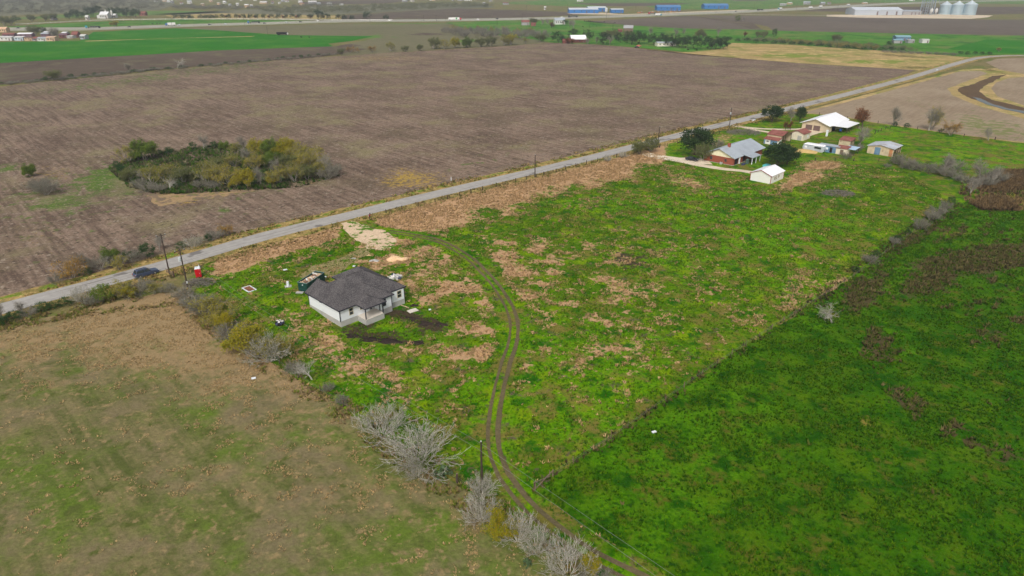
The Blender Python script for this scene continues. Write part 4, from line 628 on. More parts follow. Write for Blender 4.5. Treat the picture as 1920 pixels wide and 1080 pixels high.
rr = random.Random(4); wm = [mat('waste_'+k, c, .9, .3, 2) for k, c in dict(white=(230, 226, 220), buff=(206, 176, 144), brown=(130, 98, 80), blue=(60, 66, 96), pink=(214, 176, 164)).items()]
for i in range(46):
    x, y = rr.uniform(.3, dl-.8), rr.uniform(-dw+.2, -.7); s = rr.uniform(.2, .6); a = MB().box(0, s*rr.uniform(.8, 2), 0, s*.7, 0, s*rr.uniform(.15, .45)).build('waste', rr.choice(wm[:3] if i % 4 else wm), None); a.parent = e; a.location = (x, y, dh-.42+rr.uniform(0, .22)); a.rotation_euler = (rr.uniform(-.4, .4), rr.uniform(-.4, .4), rr.uniform(0, 3)); a.name = 'waste_piece'
MB().box(.09, dl-.09, -dw+.09, -.09, 1.4, dh-.3).build('waste_fill', wm[1], e); MB().lathe([(.45, dh-.12), (.5, dh+.02), (.3, dh+.04), (.28, dh-.12)], 1.0, -1.3, 14).build('hose_coil', wm[2], e)
e = thing('portable_toilet', 'red portable toilet with white roof beside the road entrance', 'toilet', place(373.5, 520), math.radians(20))
MB().box(-.58, .58, -.58, .58, .12, 2.1).build('cabin', mat('toilet_red', (206, 10, 22), .5, .12, 1.2), e); MB().box(-.66, .66, -.66, .66, 0, .12).build('skid', M_dark, e)
MB().add([(-.62, -.62, 2.1), (.62, -.62, 2.1), (.62, .62, 2.1), (-.62, .62, 2.1), (-.5, -.5, 2.34), (.5, -.5, 2.34), (.5, .5, 2.34), (-.5, .5, 2.34)], [(3, 2, 1, 0), (4, 5, 6, 7), (0, 1, 5, 4), (1, 2, 6, 5), (2, 3, 7, 6), (3, 0, 4, 7)]).build('roof', M_white, e)
d_o = MB().box(-.4, .4, -.62, -.582, .2, 1.98).build('door', mat('toilet_door', (186, 14, 26), .5, .1), e); MB().box(.26, .33, -.65, -.622, 1.0, 1.14).build('handle', M_white, d_o)
for s in (-1, 1): MB().box(-.6*s-.03, -.6*s+.03, -.61, -.583, .12, 2.08).build('corner_post', M_red, e)
MB().tube((.35, .35, 2.3), (.35, .35, 2.75), .05, .05, 6).build('vent_pipe', M_white, e)
e = thing('septic_riser', 'white pipe standing on a concrete lid beside the dumpster', 'utility box', place(541, 541.5), .4)
MB().box(-.7, .7, -.6, .6, 0, .18).build('lid', M_conc, e); MB().lathe([(.28, .18), (.28, 1.15), (.2, 1.22), (0.01, 1.24)], 0, 0, 12).build('pipe', M_white, e)
e = thing('pallet', 'white-framed wooden panel with red-brown slats lying in the grass', 'pallet', place(467.5, 544), math.radians(-44))
for y in (-.85, .85): MB().box(-1.6, 1.6, y-.12, y+.12, 0, .16).build('rail', M_white, e)
for x in (-1.5, 1.5): MB().box(x-.1, x+.1, -.73, .73, .002, .158).build('rail', M_white, e)
for i in range(6): MB().box(-1.3+i*.46, -1.02+i*.46, -.73, .73, .03, .12).build('slat', wm[2] if i % 2 else mat('red_brown', (170, 100, 70), .9, .3, 2), e)
def heap(name, u, v, r, h, m, label, cat='pile', sx=1.0, seed=1, rz=0):
    mb = MB(); rr = random.Random(seed); n, k = 18, 6
    for j in range(k+1):
        q = j/k; 
        for i in range(n):
            a = 6.283*i/n; rad = r*(1-q)*(1+.22*math.sin(a*3+seed)+.16*math.sin(a*5+2*seed)+rr.uniform(-.1, .1)); mb.v.append((math.cos(a)*rad*sx, math.sin(a)*rad, h*(1-(1-q)**1.7)*(1+rr.uniform(-.12, .12))-(.12 if j == 0 else 0)))
    mb.f = [(j*n+i, j*n+(i+1) % n, (j+1)*n+(i+1) % n, (j+1)*n+i) for j in range(k) for i in range(n)]
    o = mb.build(name, m, None, True); o.location = place(u, v, -.05); o.rotation_euler.z = rz; return tag(o, label, cat)
M_calp = fieldmat('caliche_heap', (232, 198, 158), (206, 168, 128), amp=.3, s=.5); M_dirt = fieldmat('dark_dirt', (66, 56, 50), (46, 40, 38), amp=.6, s=.6); M_sandp = fieldmat('sand_heap', (206, 178, 120), (184, 156, 104), amp=.3, s=.5)
heap('gravel_heap', 741, 487, 1.6, .85, M_calp, 'peach-coloured gravel heap behind the new house', sx=1.5, seed=2); heap('gravel_heap', 758, 487, 1.0, .5, M_calp, 'low pale end heap right of the peach gravel heap', sx=1.2, seed=5)
heap('rubble_heap', 702, 490, .9, .35, M_conc, 'flat pale grey rubble patch left of the gravel heap', sx=1.5, seed=3); heap('rubble_heap', 663, 486, .6, .2, M_conc, 'small white rubble patch behind the house on the worn ground', sx=1.6, seed=4); heap('rubble_heap', 692, 480, .5, .2, M_calp, 'small peach rubble patch upper-left of the gravel heap', sx=1.4, seed=9)
heap('soil_heap', 660, 631, 1.10, 0.24, M_dirt, 'left end of the dark soil ridge before the porch', sx=1.4, seed=6, rz=-.3); heap('soil_heap', 692, 637, 1.21, 0.27, M_dirt, 'middle of the dark soil ridge before the porch', sx=2.0, seed=7, rz=-.2); heap('soil_heap', 730, 641, 1.21, 0.30, M_dirt, 'second dark soil heap from the right before the porch', sx=2.0, seed=8, rz=-.1); heap('soil_heap', 780, 644, 0.99, 0.21, M_dirt, 'right end of the dark soil ridge before the porch', sx=2.0, seed=11)
heap('soil_heap', 772, 599, 0.99, 0.33, M_dirt, 'dark soil heap next to the tilted board right of the porch', sx=1.5, seed=12, rz=-.4); heap('soil_heap', 798, 608, 1.10, 0.36, M_dirt, 'middle dark soil heap right of the porch', sx=1.6, seed=13, rz=-.4); heap('soil_heap', 826, 610, 0.99, 0.36, M_dirt, 'rightmost dark soil heap beside the new house', sx=1.5, seed=14, rz=-.2)
heap('soil_heap', 777, 574, 0.72, 0.24, M_dirt, 'dark soil heap at the right corner of the new house', sx=1.5, seed=15); heap('sand_heap', 1506, 285, 3.6, 1.0, M_sandp, 'yellowish sand heap left of the metal trailer', sx=1.6, seed=16)
for k, (u, v, c) in enumerate([(740, 522, 'heap of white and grey rubble behind the right side of the house'), (525, 611, 'black and white scrap heap in the dry grass left of the house')]):
    e = thing('scrap_heap', c, 'scrap', place(u, v)); rr = random.Random(k)
    MB().lathe([(1.3 if k == 0 else .9, -.05), (.9, .35), (.3, .6), (.01, .65)], 0, 0, 10).build('core', wm[0] if k == 0 else M_dark, e)
    for i in range(26 if k == 0 else 12):
        s = rr.uniform(.2, .5); a = 6.28*rr.random(); q = rr.uniform(.2, 1.6 if k == 0 else 1); o = MB().box(-s, s, -s*.5, s*.5, -.05, .08).build('scrap', rr.choice([wm[0], wm[0], M_conc, wm[3]]) if k == 0 else rr.choice([M_dark, M_dark, wm[3], wm[0]]), e); o.location = (math.cos(a)*q, math.sin(a)*q, max(.1, .65-q*.35)); o.rotation_euler = (rr.uniform(-.5, .5), rr.uniform(-.5, .5), a)
def board(u, v, l, w_, rz, m, label, tilt=.12, cat='board'):
    o = MB().box(-l/2, l/2, -w_/2, w_/2, 0, .1).build('board', m); o.location = place(u, v, .12); o.rotation_euler = (tilt, tilt*.5, rz); return tag(o, label, cat)
board(774, 585, 2.2, 1.1, math.radians(46), M_slab, 'pale tilted board lying right of the porch', .15); board(759, 577, 2.2, .14, math.radians(-30), wm[1], 'long thin plank by the foundation right of the porch'); board(563, 556, 1.5, .8, 0, M_conc, 'grey sheet lying at the left wall of the new house', .05); board(806, 583, .5, .35, .3, M_white, 'small white scrap in the grass right of the house', .05); board(476, 712, .7, .5, .4, M_white, 'small white scrap lying in the dry foreground field', .05)
board(1226, 813, .7, .4, .4, M_white, 'small white scrap lying in the green pasture', .05); board(664, 466+36, .6, .5, .1, M_white, 'small white scrap behind the dumpster', .05); board(535, 508, .9, .5, .6, M_white, 'white scrap in the grass upper-left of the dumpster', .05); board(610, 524, .6, .5, .2, M_white, 'white scrap right of the dumpster top end', .05)
# --- brick homestead
o, L, Wd = site((1374, 311.5), (1318, 302), (1429, 291))
e = thing('house', 'red brick house with grey metal roof and cream gable', 'house', o, BA); L = max(L, 17); Wd = min(Wd, 12.5)
MB().box(-.1, L, -.1, Wd, 0, .25).build('foundation', M_conc, e); MB().box(0, L, 0, Wd, .252, 2.7).build('brick_wall', M_brick, e)
rise = Wd*.21; g = MB(); gable_walls(g, .02, L-.02, .02, Wd-.02, 2.702, 2.75, rise-.05, 'x').build('gable', mat('cream_siding', (232, 224, 194), .8, .1), e)
ro = gable_roof(MB(), -.7, L+.8, -.7, Wd+.7, 2.86, rise+.25, 'x').build('roof', M_galv, e); MB().box(5.2, 6.1, Wd/2-1.0, Wd/2-.1, rise+2.2, rise+4.1).build('chimney', M_brick, ro)
MB().add([(6.2, -4.2, 2.45), (13, -4.2, 2.45), (13, .2, 3.25), (6.2, .2, 3.25), (6.2, -4.2, 2.57), (13, -4.2, 2.57), (13, .2, 3.37), (6.2, .2, 3.37)], [(3, 2, 1, 0), (4, 5, 6, 7), (0, 1, 5, 4), (1, 2, 6, 5), (2, 3, 7, 6), (3, 0, 4, 7)]).build('porch_roof', M_galv, e)
for x in (6.4, 9.6, 12.8): MB().box(x-.1, x+.1, -4.1, -3.9, .1, 2.46).build('porch_post', M_white, e)
MB().box(1.5, 14, -5.5, -.12, 0, .1).build('patio', M_slab, e); window(e, 'x', 0, 2.6, 3.5, 1.1, 2.1, M_brownd); window(e, 'x', 0, 8.3, 9.3, 1.0, 2.2, M_brownd); panel(e, 'door', M_dark, 'y', 0, 1.0, 3.4, .26, 2.4, .03); panel(e, 'doorway', M_dark, 'y', 0, 7.2, 8.8, .26, 2.4, .03); MB().box(3.6, 4.0, -.6, -.2, .26, 2.75).build('porch_post', M_white, e); window(e, 'y', 0, 14.6, 15.8, 1.0, 2.2)
ac = thing('air_conditioner', 'small grey cooling unit on the brick gable wall', 'air conditioner', o+Vector((-.9*BX-4.2*BY, -.9*BY+4.2*BX, .15)), BA); MB().box(-.4, .4, -.4, .4, 0, .8).build('case', M_conc, ac); MB().lathe([(.3, .802), (.3, .84), (.05, .86)], 0, 0, 10).build('fan_grille', M_dark, ac)
M_teal = mat('teal_plastic', (92, 196, 202), .5, .1)
for nm, lab, cat, u, v, m, bx in [('trampoline_cover', 'turquoise pool cover behind the white shed', 'cover', 1437, 313, M_teal, (2.6, 1.8, .8)), ('storage_box', 'dark blue chest on the brick house patio', 'chest', 1393.5, 310, wm[3], (1.8, .8, .7)), ('patio_cabinet', 'tall grey-green cabinet on the brick house patio', 'cabinet', 1400.5, 308, mat('cabinet_green', (78, 100, 92), .7, .2), (1.1, .8, 1.9)), ('barrel', 'dark barrel among the clutter by the brick house porch', 'barrel', 1409, 306, M_dark, (.8, .8, 1.0))]:
    t = thing(nm, lab, cat, place(u, v), BA)
    if nm == 'barrel': MB().lathe([(.38, 0), (.42, .3), (.42, .7), (.38, 1.0), (.01, 1.0)], 0, 0, 12).build('drum', m, t)
    else:
        x, y, z = bx; MB().box(-x/2, x/2, -y/2, y/2, 0, z*.8).build('body', m, t); MB().add([(-x/2-.05, -y/2-.05, z*.8), (x/2+.05, -y/2-.05, z*.8), (x/2+.05, y/2+.05, z*.8), (-x/2-.05, y/2+.05, z*.8), (-x/2+.15, -.1, z), (x/2-.15, -.1, z), (x/2-.15, .1, z), (-x/2+.15, .1, z)], [(3, 2, 1, 0), (4, 5, 6, 7), (0, 1, 5, 4), (1, 2, 6, 5), (2, 3, 7, 6), (3, 0, 4, 7)]).build('lid', m, t)
# --- white shed with red trim
o, L, Wd = site((1444, 346), (1406.6, 338), (1469.5, 335.5)); e = thing('shed', 'white metal shed with red corner trim beside the brick house', 'shed', o, BA); h = 2.7; rise = Wd*.2
gable_walls(MB(), 0, L, 0, Wd, .12, h, rise, 'x').build('wall', mat('white_metal', (232, 232, 228), .6, .06, .4, rib=1.2), e); MB().box(-.06, L+.06, -.06, Wd+.06, 0, .118).build('base', M_conc, e)
gable_roof(MB(), -.25, L+.25, -.3, Wd+.3, h+.1, rise+.05, 'x').build('roof', M_wroof, e)
for x, y in [(-.05, -.05), (-.05, Wd-.1), (L-.1, -.05)]: MB().box(x, x+.16, y, y+.16, .12, h).build('corner_trim', M_red, e)
tr_ = MB(); tr_.add([(-.29, -.3, h-.1), (-.29, Wd/2, h+rise-.05), (-.29, Wd/2, h+rise+.12), (-.29, -.3, h+.08), (-.25, -.3, h-.1), (-.25, Wd/2, h+rise-.05), (-.25, Wd/2, h+rise+.12), (-.25, -.3, h+.08)], [(0, 1, 2, 3), (7, 6, 5, 4), (0, 3, 7, 4), (1, 5, 6, 2), (0, 4, 5, 1), (3, 2, 6, 7)]); tr_.add([(-.29, Wd+.3, h-.1), (-.29, Wd/2, h+rise-.05), (-.29, Wd/2, h+rise+.12), (-.29, Wd+.3, h+.08), (-.25, Wd+.3, h-.1), (-.25, Wd/2, h+rise-.05), (-.25, Wd/2, h+rise+.12), (-.25, Wd+.3, h+.08)], [(3, 2, 1, 0), (4, 5, 6, 7), (4, 7, 3, 0), (2, 6, 5, 1), (1, 5, 4, 0), (7, 6, 2, 3)]); tr_.build('rake_trim', M_red, e)
window(e, 'y', 0, L*.26, L*.26+.9, 1.0, 2.1); window(e, 'y', 0, L*.40, L*.40+.7, 1.0, 2.1); window(e, 'y', 0, L*.55, L*.55+.9, 1.2, 2.2)
MB().box(L*.4, L*.62, Wd*.33, Wd*.35, h+rise*.72, h+rise*.78).build('roof_vent', M_galv, e)
# --- rusty blue-and-white shed with lean-to
o, L, Wd = site((1458.5, 274), (1428, 270.8), (1485, 265.5)); e = thing('shed', 'open-sided shed with rusty roof and blue and white lean-to', 'shed', o, BA); L = max(L, 8.5); Wd = min(Wd, 9.5)
b_ = MB(); b_.box(0, .1, 0, Wd, 0, 2.0); b_.add([(.1, .0, 0), (2.6, .0, 0), (2.6, .0, 2.6), (.1, .0, 2.0), (.1, .1, 0), (2.6, .1, 0), (2.6, .1, 2.6), (.1, .1, 2.0)], [(0, 1, 2, 3), (7, 6, 5, 4), (0, 3, 7, 4), (1, 5, 6, 2), (3, 2, 6, 7)]); b_.build('leanto_wall', mat('peeling_white', (226, 226, 222), .85, .25, .8), e)
panel(e, 'blue_sheet', M_bluem, 'x', 0, Wd*.08, Wd*.55, .05, 1.95); panel(e, 'blue_sheet', M_bluem, 'x', 0, Wd*.9, Wd*.99, .05, 1.95); panel(e, 'slot_window', M_dark, 'x', 0, Wd*.66, Wd*.82, 1.1, 1.5, .03); panel(e, 'slot_window', M_dark, 'y', 0, .8, 1.9, 1.2, 1.6, .03)
MB().add([(-.25, -.2, 2.02), (2.7, -.2, 2.8), (2.7, Wd+.2, 2.8), (-.25, Wd+.2, 2.02), (-.25, -.2, 2.1), (2.7, -.2, 2.88), (2.7, Wd+.2, 2.88), (-.25, Wd+.2, 2.1)], [(3, 2, 1, 0), (4, 5, 6, 7), (0, 1, 5, 4), (1, 2, 6, 5), (2, 3, 7, 6), (3, 0, 4, 7)]).build('leanto_roof', M_rust, e)
b_ = MB(); b_.box(2.62, 2.72, .1, Wd, 0, 3.7); b_.box(L-.1, L, .1, Wd, 0, 3.5); b_.box(2.72, L-.1, Wd-.1, Wd, 0, 3.5); b_.build('wall', M_rustw, e)
gable_roof(MB(), 2.3, L+.4, -.4, Wd+.3, 3.72, 1.1, 'y').build('roof', M_rust, e); MB().box(2.5, 4.3, Wd*.2, Wd*.9, 0, .0001+0).v
for x in (4.4, 6.4, L-.2): MB().box(x-.08, x+.08, .0, .16, 0, 3.7).build('post', M_post, e)
# --- cream shed with rusty roof
o, L, Wd = site((1504.8, 265), (1484, 261), (1518, 260)); e = thing('shed', 'cream shed with rusty gable roof beside the gravel drive', 'shed', o, BA); Wd = max(Wd, 5.5); L = max(L, 6)
gable_walls(MB(), 0, L, 0, Wd, 0, 2.8, Wd*.2, 'x').build('wall', M_cream, e); gable_roof(MB(), -.3, L+.3, -.35, Wd+.35, 2.9, Wd*.2+.08, 'x').build('roof', M_rust, e); panel(e, 'door', M_conc, 'x', 0, Wd*.12, Wd*.42, .05, 2.1); panel(e, 'window', M_white, 'y', 0, L*.55, L*.75, .9, 1.9)
# --- tan house with white roof and carport
o, L, Wd = site((1553.5, 249.5), (1512.7, 240.6), (1584, 236)); e = thing('house', 'tan house with bright white roof, two garage doors and open carport', 'house', o, BA); L = max(L, 17); Wd = min(max(Wd, 12), 15)
gable_walls(MB(), 0, L, 0, Wd, 0, 2.9, Wd*.18, 'x').build('wall', M_tanw, e); gable_roof(MB(), -1.0, L+.6, -.5, Wd+.8, 3.05, Wd*.18+.25, 'x', .2).build('roof', M_wroof, e)
for k, a in enumerate((.33, .62)): panel(e, 'garage_door', M_brownd, 'x', 0, Wd*a, Wd*(a+.24), .05, 2.4)
MB().add([(4, -6.2, 2.5), (L-3, -6.2, 2.5), (L-3, .0, 3.12), (0.6, .0, 3.12), (4, -6.2, 2.66), (L-3, -6.2, 2.66), (L-3, .0, 3.28), (.6, 0, 3.28)], [(3, 2, 1, 0), (4, 5, 6, 7), (0, 1, 5, 4), (1, 2, 6, 5), (2, 3, 7, 6), (3, 0, 4, 7)]).build('carport_roof', M_wroof, e)
for x in (4.3, 8, L-3.3): MB().box(x-.1, x+.1, -6.0, -5.8, 0, 2.52).build('carport_post', M_post, e)
MB().box(1, L-3, -6.5, -.05, 0, .1).build('carport_floor', M_conc, e); panel(e, 'doorway', M_dark, 'y', 0, 3, 7, .12, 2.4, .03)
MB().box(L-.5, L+1.6, 1.0, 4.0, 2.2, 2.35).build('side_awning', M_wroof, e); MB().box(L+1.4, L+1.5, 1.1, 1.2, 0, 2.2).build('carport_post', M_post, e)
t = thing('tractor', 'blue machine parked under the white-roofed carport', 'machine', o+Vector((4.2*BX+3.4*BY, 4.2*BY-3.4*BX, .15)), BA+.3); M_bl = mat('blue_paint', (40, 80, 150), .5, .2); MB().box(-.9, .9, -.35, .35, .7, 1.2).build('hood', M_bl, t); MB().box(.2, .95, -.5, .5, .7, 1.6).build('seat_body', M_bl, t)
for x, r in ((-.6, .35), (.6, .6)):
    for y in (-.65, .5): MB().tube((x, y, r), (x, y+.2, r), r, r, 12).build('wheel', M_dark, t)
o2 = G(1549.6, 256); e = thing('gate_pillar', 'white square gate pillar before the tan house', 'pillar', o2, BA); MB().box(-.35, .35, -.35, .35, 0, 2.6).build('shaft', M_white, e); MB().box(-.45, .45, -.45, .45, 2.6, 2.75).build('cap', M_white, e)
# --- trailers and little sheds
o, L, Wd = site((1543, 287.5), (1517, 281.5), (1550, 284)); e = thing('camping_trailer', 'silver-grey camping trailer with white curved roof among the sheds', 'trailer', o, BA); Wd = max(Wd, 8); LT = 3.0
prof = [(-.0, .5), (Wd, .5), (Wd+.25, 1.4), (Wd-.2, 2.5), (.2, 2.5), (-.2, 1.4)]; MB().add([(0, *p) for p in prof]+[(LT, *p) for p in prof], [tuple(range(6)), tuple(range(11, 5, -1))]+[(i, (i+1) % 6, (i+1) % 6+6, i+6) for i in range(6)]).build('body', M_silver, e)
MB().add([(-.05, Wd-.1, 2.505), (-.05, .1, 2.505), (LT+.05, .1, 2.505), (LT+.05, Wd-.1, 2.505), (.3, Wd-.5, 2.75), (.3, .5, 2.75), (LT-.3, .5, 2.75), (LT-.3, Wd-.5, 2.75)], [(0, 1, 2, 3), (7, 6, 5, 4), (0, 4, 5, 1), (1, 5, 6, 2), (2, 6, 7, 3), (3, 7, 4, 0)]).build('roof', M_wroof, e); panel(e, 'window', glassm(), 'x', 0, 1.0, 3.6, 1.3, 2.1, .03); panel(e, 'window', M_white, 'x', 0, Wd-1.6, Wd-.6, 1.2, 1.9, .03); panel(e, 'skirt', M_conc, 'x', 0.02, .2, Wd-.2, .02, .48, .02)
for y in (Wd*.4, Wd*.55): MB().tube((.05, y, .35), (.35, y, .35), .35, .35, 12).build('wheel', M_dark, e)
o, L, Wd = site((1571, 289.5), (1546, 284.5), (1577, 287)); e = thing('mobile_home', 'blue-grey metal trailer joined to a rusty-roofed shed', 'trailer', o, BA); Wd = max(Wd, 8); L = 3.4
MB().box(0, L, 0, Wd, .1, 2.6).build('body', M_bluem, e); MB().box(-.15, L+.15, -.1, Wd+.1, 2.602, 2.72).build('roof', M_galv, e); panel(e, 'door', M_dark, 'x', 0, Wd*.3, Wd*.42, .3, 2.2, .03); panel(e, 'white_panel', M_white, 'x', 0, Wd*.5, Wd*.8, 1.2, 2.0)
o, L, Wd = site((1586, 292), (1571.5, 289), (1593, 289)); e = thing('shed', 'small cream shed with rusty roof at the end of the trailers', 'shed', o, BA); Wd = max(Wd, 4); L = max(L, 3.6)
MB().box(0, L, 0, Wd, 0, 2.4).build('wall', M_cream, e); MB().add([(-.2, -.2, 2.4), (L+.2, -.2, 2.9), (L+.2, Wd+.2, 2.9), (-.2, Wd+.2, 2.4), (-.2, -.2, 2.5), (L+.2, -.2, 3.0), (L+.2, Wd+.2, 3.0), (-.2, Wd+.2, 2.5)], [(3, 2, 1, 0), (4, 5, 6, 7), (0, 1, 5, 4), (1, 2, 6, 5), (2, 3, 7, 6), (3, 0, 4, 7)]).build('roof', M_rust, e); panel(e, 'door', M_wood, 'x', 0, Wd*.3, Wd*.6, .05, 2.0)
e = thing('lean_to', 'pale blue flat roof on posts right of the trailers', 'shelter', G(1600, 292.5), BA)
for x in (0, 4.4):
    for y in (0, 3.4): MB().box(x-.07, x+.07, y-.07, y+.07, 0, 2.3+x*.06).build('post', M_post, e)
MB().add([(-.4, -.4, 2.3), (4.8, -.4, 2.6), (4.8, 3.8, 2.6), (-.4, 3.8, 2.3), (-.4, -.4, 2.38), (4.8, -.4, 2.68), (4.8, 3.8, 2.68), (-.4, 3.8, 2.38)], [(3, 2, 1, 0), (4, 5, 6, 7), (0, 1, 5, 4), (1, 2, 6, 5), (2, 3, 7, 6), (3, 0, 4, 7)]).build('roof', mat('pale_blue_sheet', (176, 200, 222), .5, .15), e)
o, L, Wd = site((1593, 276.5), (1575, 273), (1602, 273)); e = thing('shed', 'small pale shed with flat rusty roof below the grey tree', 'shed', o, BA); Wd = max(Wd, 4.5); L = max(L, 3.5); b_ = MB(); b_.box(0, .1, 0, Wd, 0, 2.5); b_.box(.1, L, Wd-.1, Wd, 0, 2.5); b_.box(L-.1, L, .1, Wd-.1, 0, 2.5); b_.build('wall', M_rustw, e)
MB().add([(-.3, -.4, 2.5), (L+.3, -.4, 3.1), (L+.3, Wd+.2, 3.1), (-.3, Wd+.2, 2.5), (-.3, -.4, 2.6), (L+.3, -.4, 3.2), (L+.3, Wd+.2, 3.2), (-.3, Wd+.2, 2.6)], [(3, 2, 1, 0), (4, 5, 6, 7), (0, 1, 5, 4), (1, 2, 6, 5), (2, 3, 7, 6), (3, 0, 4, 7)]).build('roof', M_rust, e); MB().box(L-.2, L, 0, .16, 0, 3.0).build('post', M_post, e)
o, L, Wd = site((1673, 295), (1628, 286), (1692.5, 288)); e = thing('barn', 'long open barn of rusted cream sheet with grey metal roof', 'barn', o, BA); L = max(L, 9)
shell_walls(MB(), 0, L, 0, Wd, 0, 3.0, Wd*.09, 'x', 'y0').build('wall', M_rustw, e); gable_roof(MB(), -.4, L+.3, -.4, Wd+.4, 3.1, Wd*.09+.05, 'x').build('roof', mat('weathered_metal_roof', (190, 196, 206), .5, .4, .3, c2=(158, 146, 140), rib=1.0), e)
panel(e, 'blue_door', M_bluem, 'x', 0, Wd*.5, Wd*.72, .05, 2.9); panel(e, 'rust_sheet', mat('rust_sheet', (190, 130, 88), .9, .4, 1), 'x', 0, .3, Wd*.16, .05, 2.8)
for x in (L*.33, L*.66, L-.15): MB().box(x-.1, x+.1, .1, .3, 0, 3.1).build('post', M_post, e)
for k in range(3): MB().box(.4, L-.4, .12, .18, .6+k*.7, .78+k*.7).build('rail', M_post, e) if k < 1 else None
# brush piles
def brush_pile(u, v, r, h, label, seed, n=160):
    mb = MB(); rr = random.Random(seed)
    for i in range(n):
        a = rr.uniform(0, 6.28); q = r*math.sqrt(rr.random()); p = Vector((math.cos(a)*q*1.5, math.sin(a)*q, rr.uniform(0, h)*(1-(q/r)**2))); d = Vector((rr.gauss(0, 1), rr.gauss(0, 1), rr.gauss(0, .35))).normalized()*rr.uniform(.6, 1.5); mb.tube(p-d+Vector((0, 0, .1)), p+d+Vector((0, 0, .1)), .07, .02, 3, False)
    o = mb.build('brush_pile', BARKM); o.location = place(u, v, -.1); tag(o, label, 'brush pile')
brush_pile(1394, 250, 5, 1.8, 'grey heap of cut branches on the lawn before the red-roofed shed', 1, 420); brush_pile(1571, 364, 3.4, .9, 'low grey heap of cut branches in the pasture', 2, 240); brush_pile(374, 532, 2.4, .7, 'heap of grey sticks beside the transformer pole', 3, 160); brush_pile(1549, 276, 3.2, .9, 'heap of dark scrap branches above the trailers', 4, 160)

# ------------------------------------------------------------------ poles, wires, fences
M_pole = mat('pole_wood', (70, 58, 52), .95, .35, 2.0); M_ins = mat('insulator', (196, 200, 202), .4, .1); M_wire = mat('wire_metal', (120, 122, 120), .5, .1)
def pole(u, v, h, label, arm=True, trans=False, rz=BA, group=None):
    p = place(u, v, -.15); e = thing('utility_pole', label, 'pole', p, rz, group); MB().tube((0, 0, 0), (0, 0, h), .17, .11, 8).build('shaft', M_pole, e)
    if arm:
        c = MB().box(-1.1, 1.1, .12, .22, h-.55, -.42+h).build('crossarm', M_pole, e)
        for x in (-.95, 0, .95): MB().lathe([(.05, h-.42), (.08, h-.34), (.05, h-.25), (.01, h-.22)], x, .17, 6).build('insulator', M_ins, c)
    else: MB().lathe([(.07, h), (.1, h+.08), (.05, h+.2), (.01, h+.22)], 0, 0, 6).build('insulator', M_ins, e)
    if trans: MB().lathe([(.01, h-2.75), (.27, h-2.75), (.27, h-1.95), (.2, h-1.85), (.01, h-1.85)], -.42, 0, 12).build('transformer', mat('transformer_grey', (190, 198, 200), .5, .1), e); MB().box(-.2, -.1, -.1, .1, h-2.6, h-2.0).build('bracket', M_ins, e); MB().box(-.16, .16, -.28, -.14, 1.3, 1.8).build('meter_box', M_ins, e)
    return p+Vector((0, 0, h-.25))
t1 = pole(318.5, 515.5, 10.0, 'tall utility pole beside the parked dark car'); t2 = pole(352.5, 541, 9.3, 'utility pole with grey transformer beside the portable toilet', True, True); t3 = pole(904, 921, 8.0, 'lone utility pole beside the dirt track in the foreground', False); t4 = pole(1003, 333, 7.8, 'utility pole on the roadside halfway to the brick house', False); t5 = pole(1233.5, 277, 8.4, 'utility pole by the olive bushes at the brick house gate', False, False); t6 = pole(1367, 241.5, 9.2, 'utility pole with transformer at the gravel drive of the tan house', True, True)
def spans(label, pairs):
    e = thing('power_line', label, 'wire', (0, 0, 0))
    for a, b, sag in pairs:
        mb = MB(); pts = [Vector(a).lerp(Vector(b), i/14)-Vector((0, 0, sag*4*(i/14)*(1-i/14))) for i in range(15)]; mb.path(pts, .018, 3).build('wire', M_wire, e)
off = Vector((.5, .5, 0)); out = G(2030, 1500)+Vector((0, 0, 7.6)); e1 = G(1700, 1180)
far_ = Vector((t3.x+62, t3.y-62, 7.5))
spans('wires from the foreground pole toward the lower right', [(t3, far_, .9), (t3+Vector((-.3, -.5, -.5)), far_+Vector((-.8, -.8, -.5)), 1.2)])
spans('wires from the transformer pole along the overgrown fence to the foreground pole', [(t2, t3, 1.5), (t2+Vector((-.4, -.4, -.6)), t3+Vector((-.3, -.4, -.6)), 1.7)])
spans('wires between the two poles near the parked car', [(t1+off, t2+off, .3), (t1-off, t2-off, .3)]); spans('wires along the county road', [(t1, t4, 2.2), (t4, t5, 1.6), (t5, t6, 1.2)])
def fence(label, px, step, h, r=.07, posts=None, wires=3, wm=None, wob=.0, m=None):
    P = W(px); e = thing('wire_fence', label, 'fence', P[0]); o = P[0]; line = smooth_line(P, step) if step else [Vector(p[:2]) for p in P]; rr = random.Random(len(px)+int(px[0][0])); pm = {}
    for i in range(3): pm[i] = MB().tube((0, 0, -.3), (rr.uniform(-.06, .06), rr.uniform(-.06, .06), 1), 1, .85, 6).mesh('post', m or M_post)
    base = []
    for i, p in enumerate(line):
        big = (i % 7 == 0); z = tz(p[0], p[1])+.1; q = link('post', pm[i % 3], e); rad = r*(1.5 if big else 1)*rr.uniform(.85, 1.2); q.location = (p[0]-o.x, p[1]-o.y, z); q.scale = (rad, rad, h*rr.uniform(.92, 1.12)); q.rotation_euler = (rr.gauss(0, .04+wob), rr.gauss(0, .04+wob), rr.uniform(0, 6)); base.append(Vector((p[0]-o.x, p[1]-o.y, z)))
    for k in range(wires): MB().path([b+Vector((0, 0, h*(.35+.27*k))) for b in base], .012, 3).build('wire', M_wire, e)
fence('wire fence with dark posts along the pasture side of the road', [(694, 409), (754, 394.5), (816, 380.5), (883, 363.5), (931, 351), (1020, 329.5), (1060, 318.5), (1100, 308.5), (1140, 299.5), (1171, 292)], 4.2, 1.35, .1)
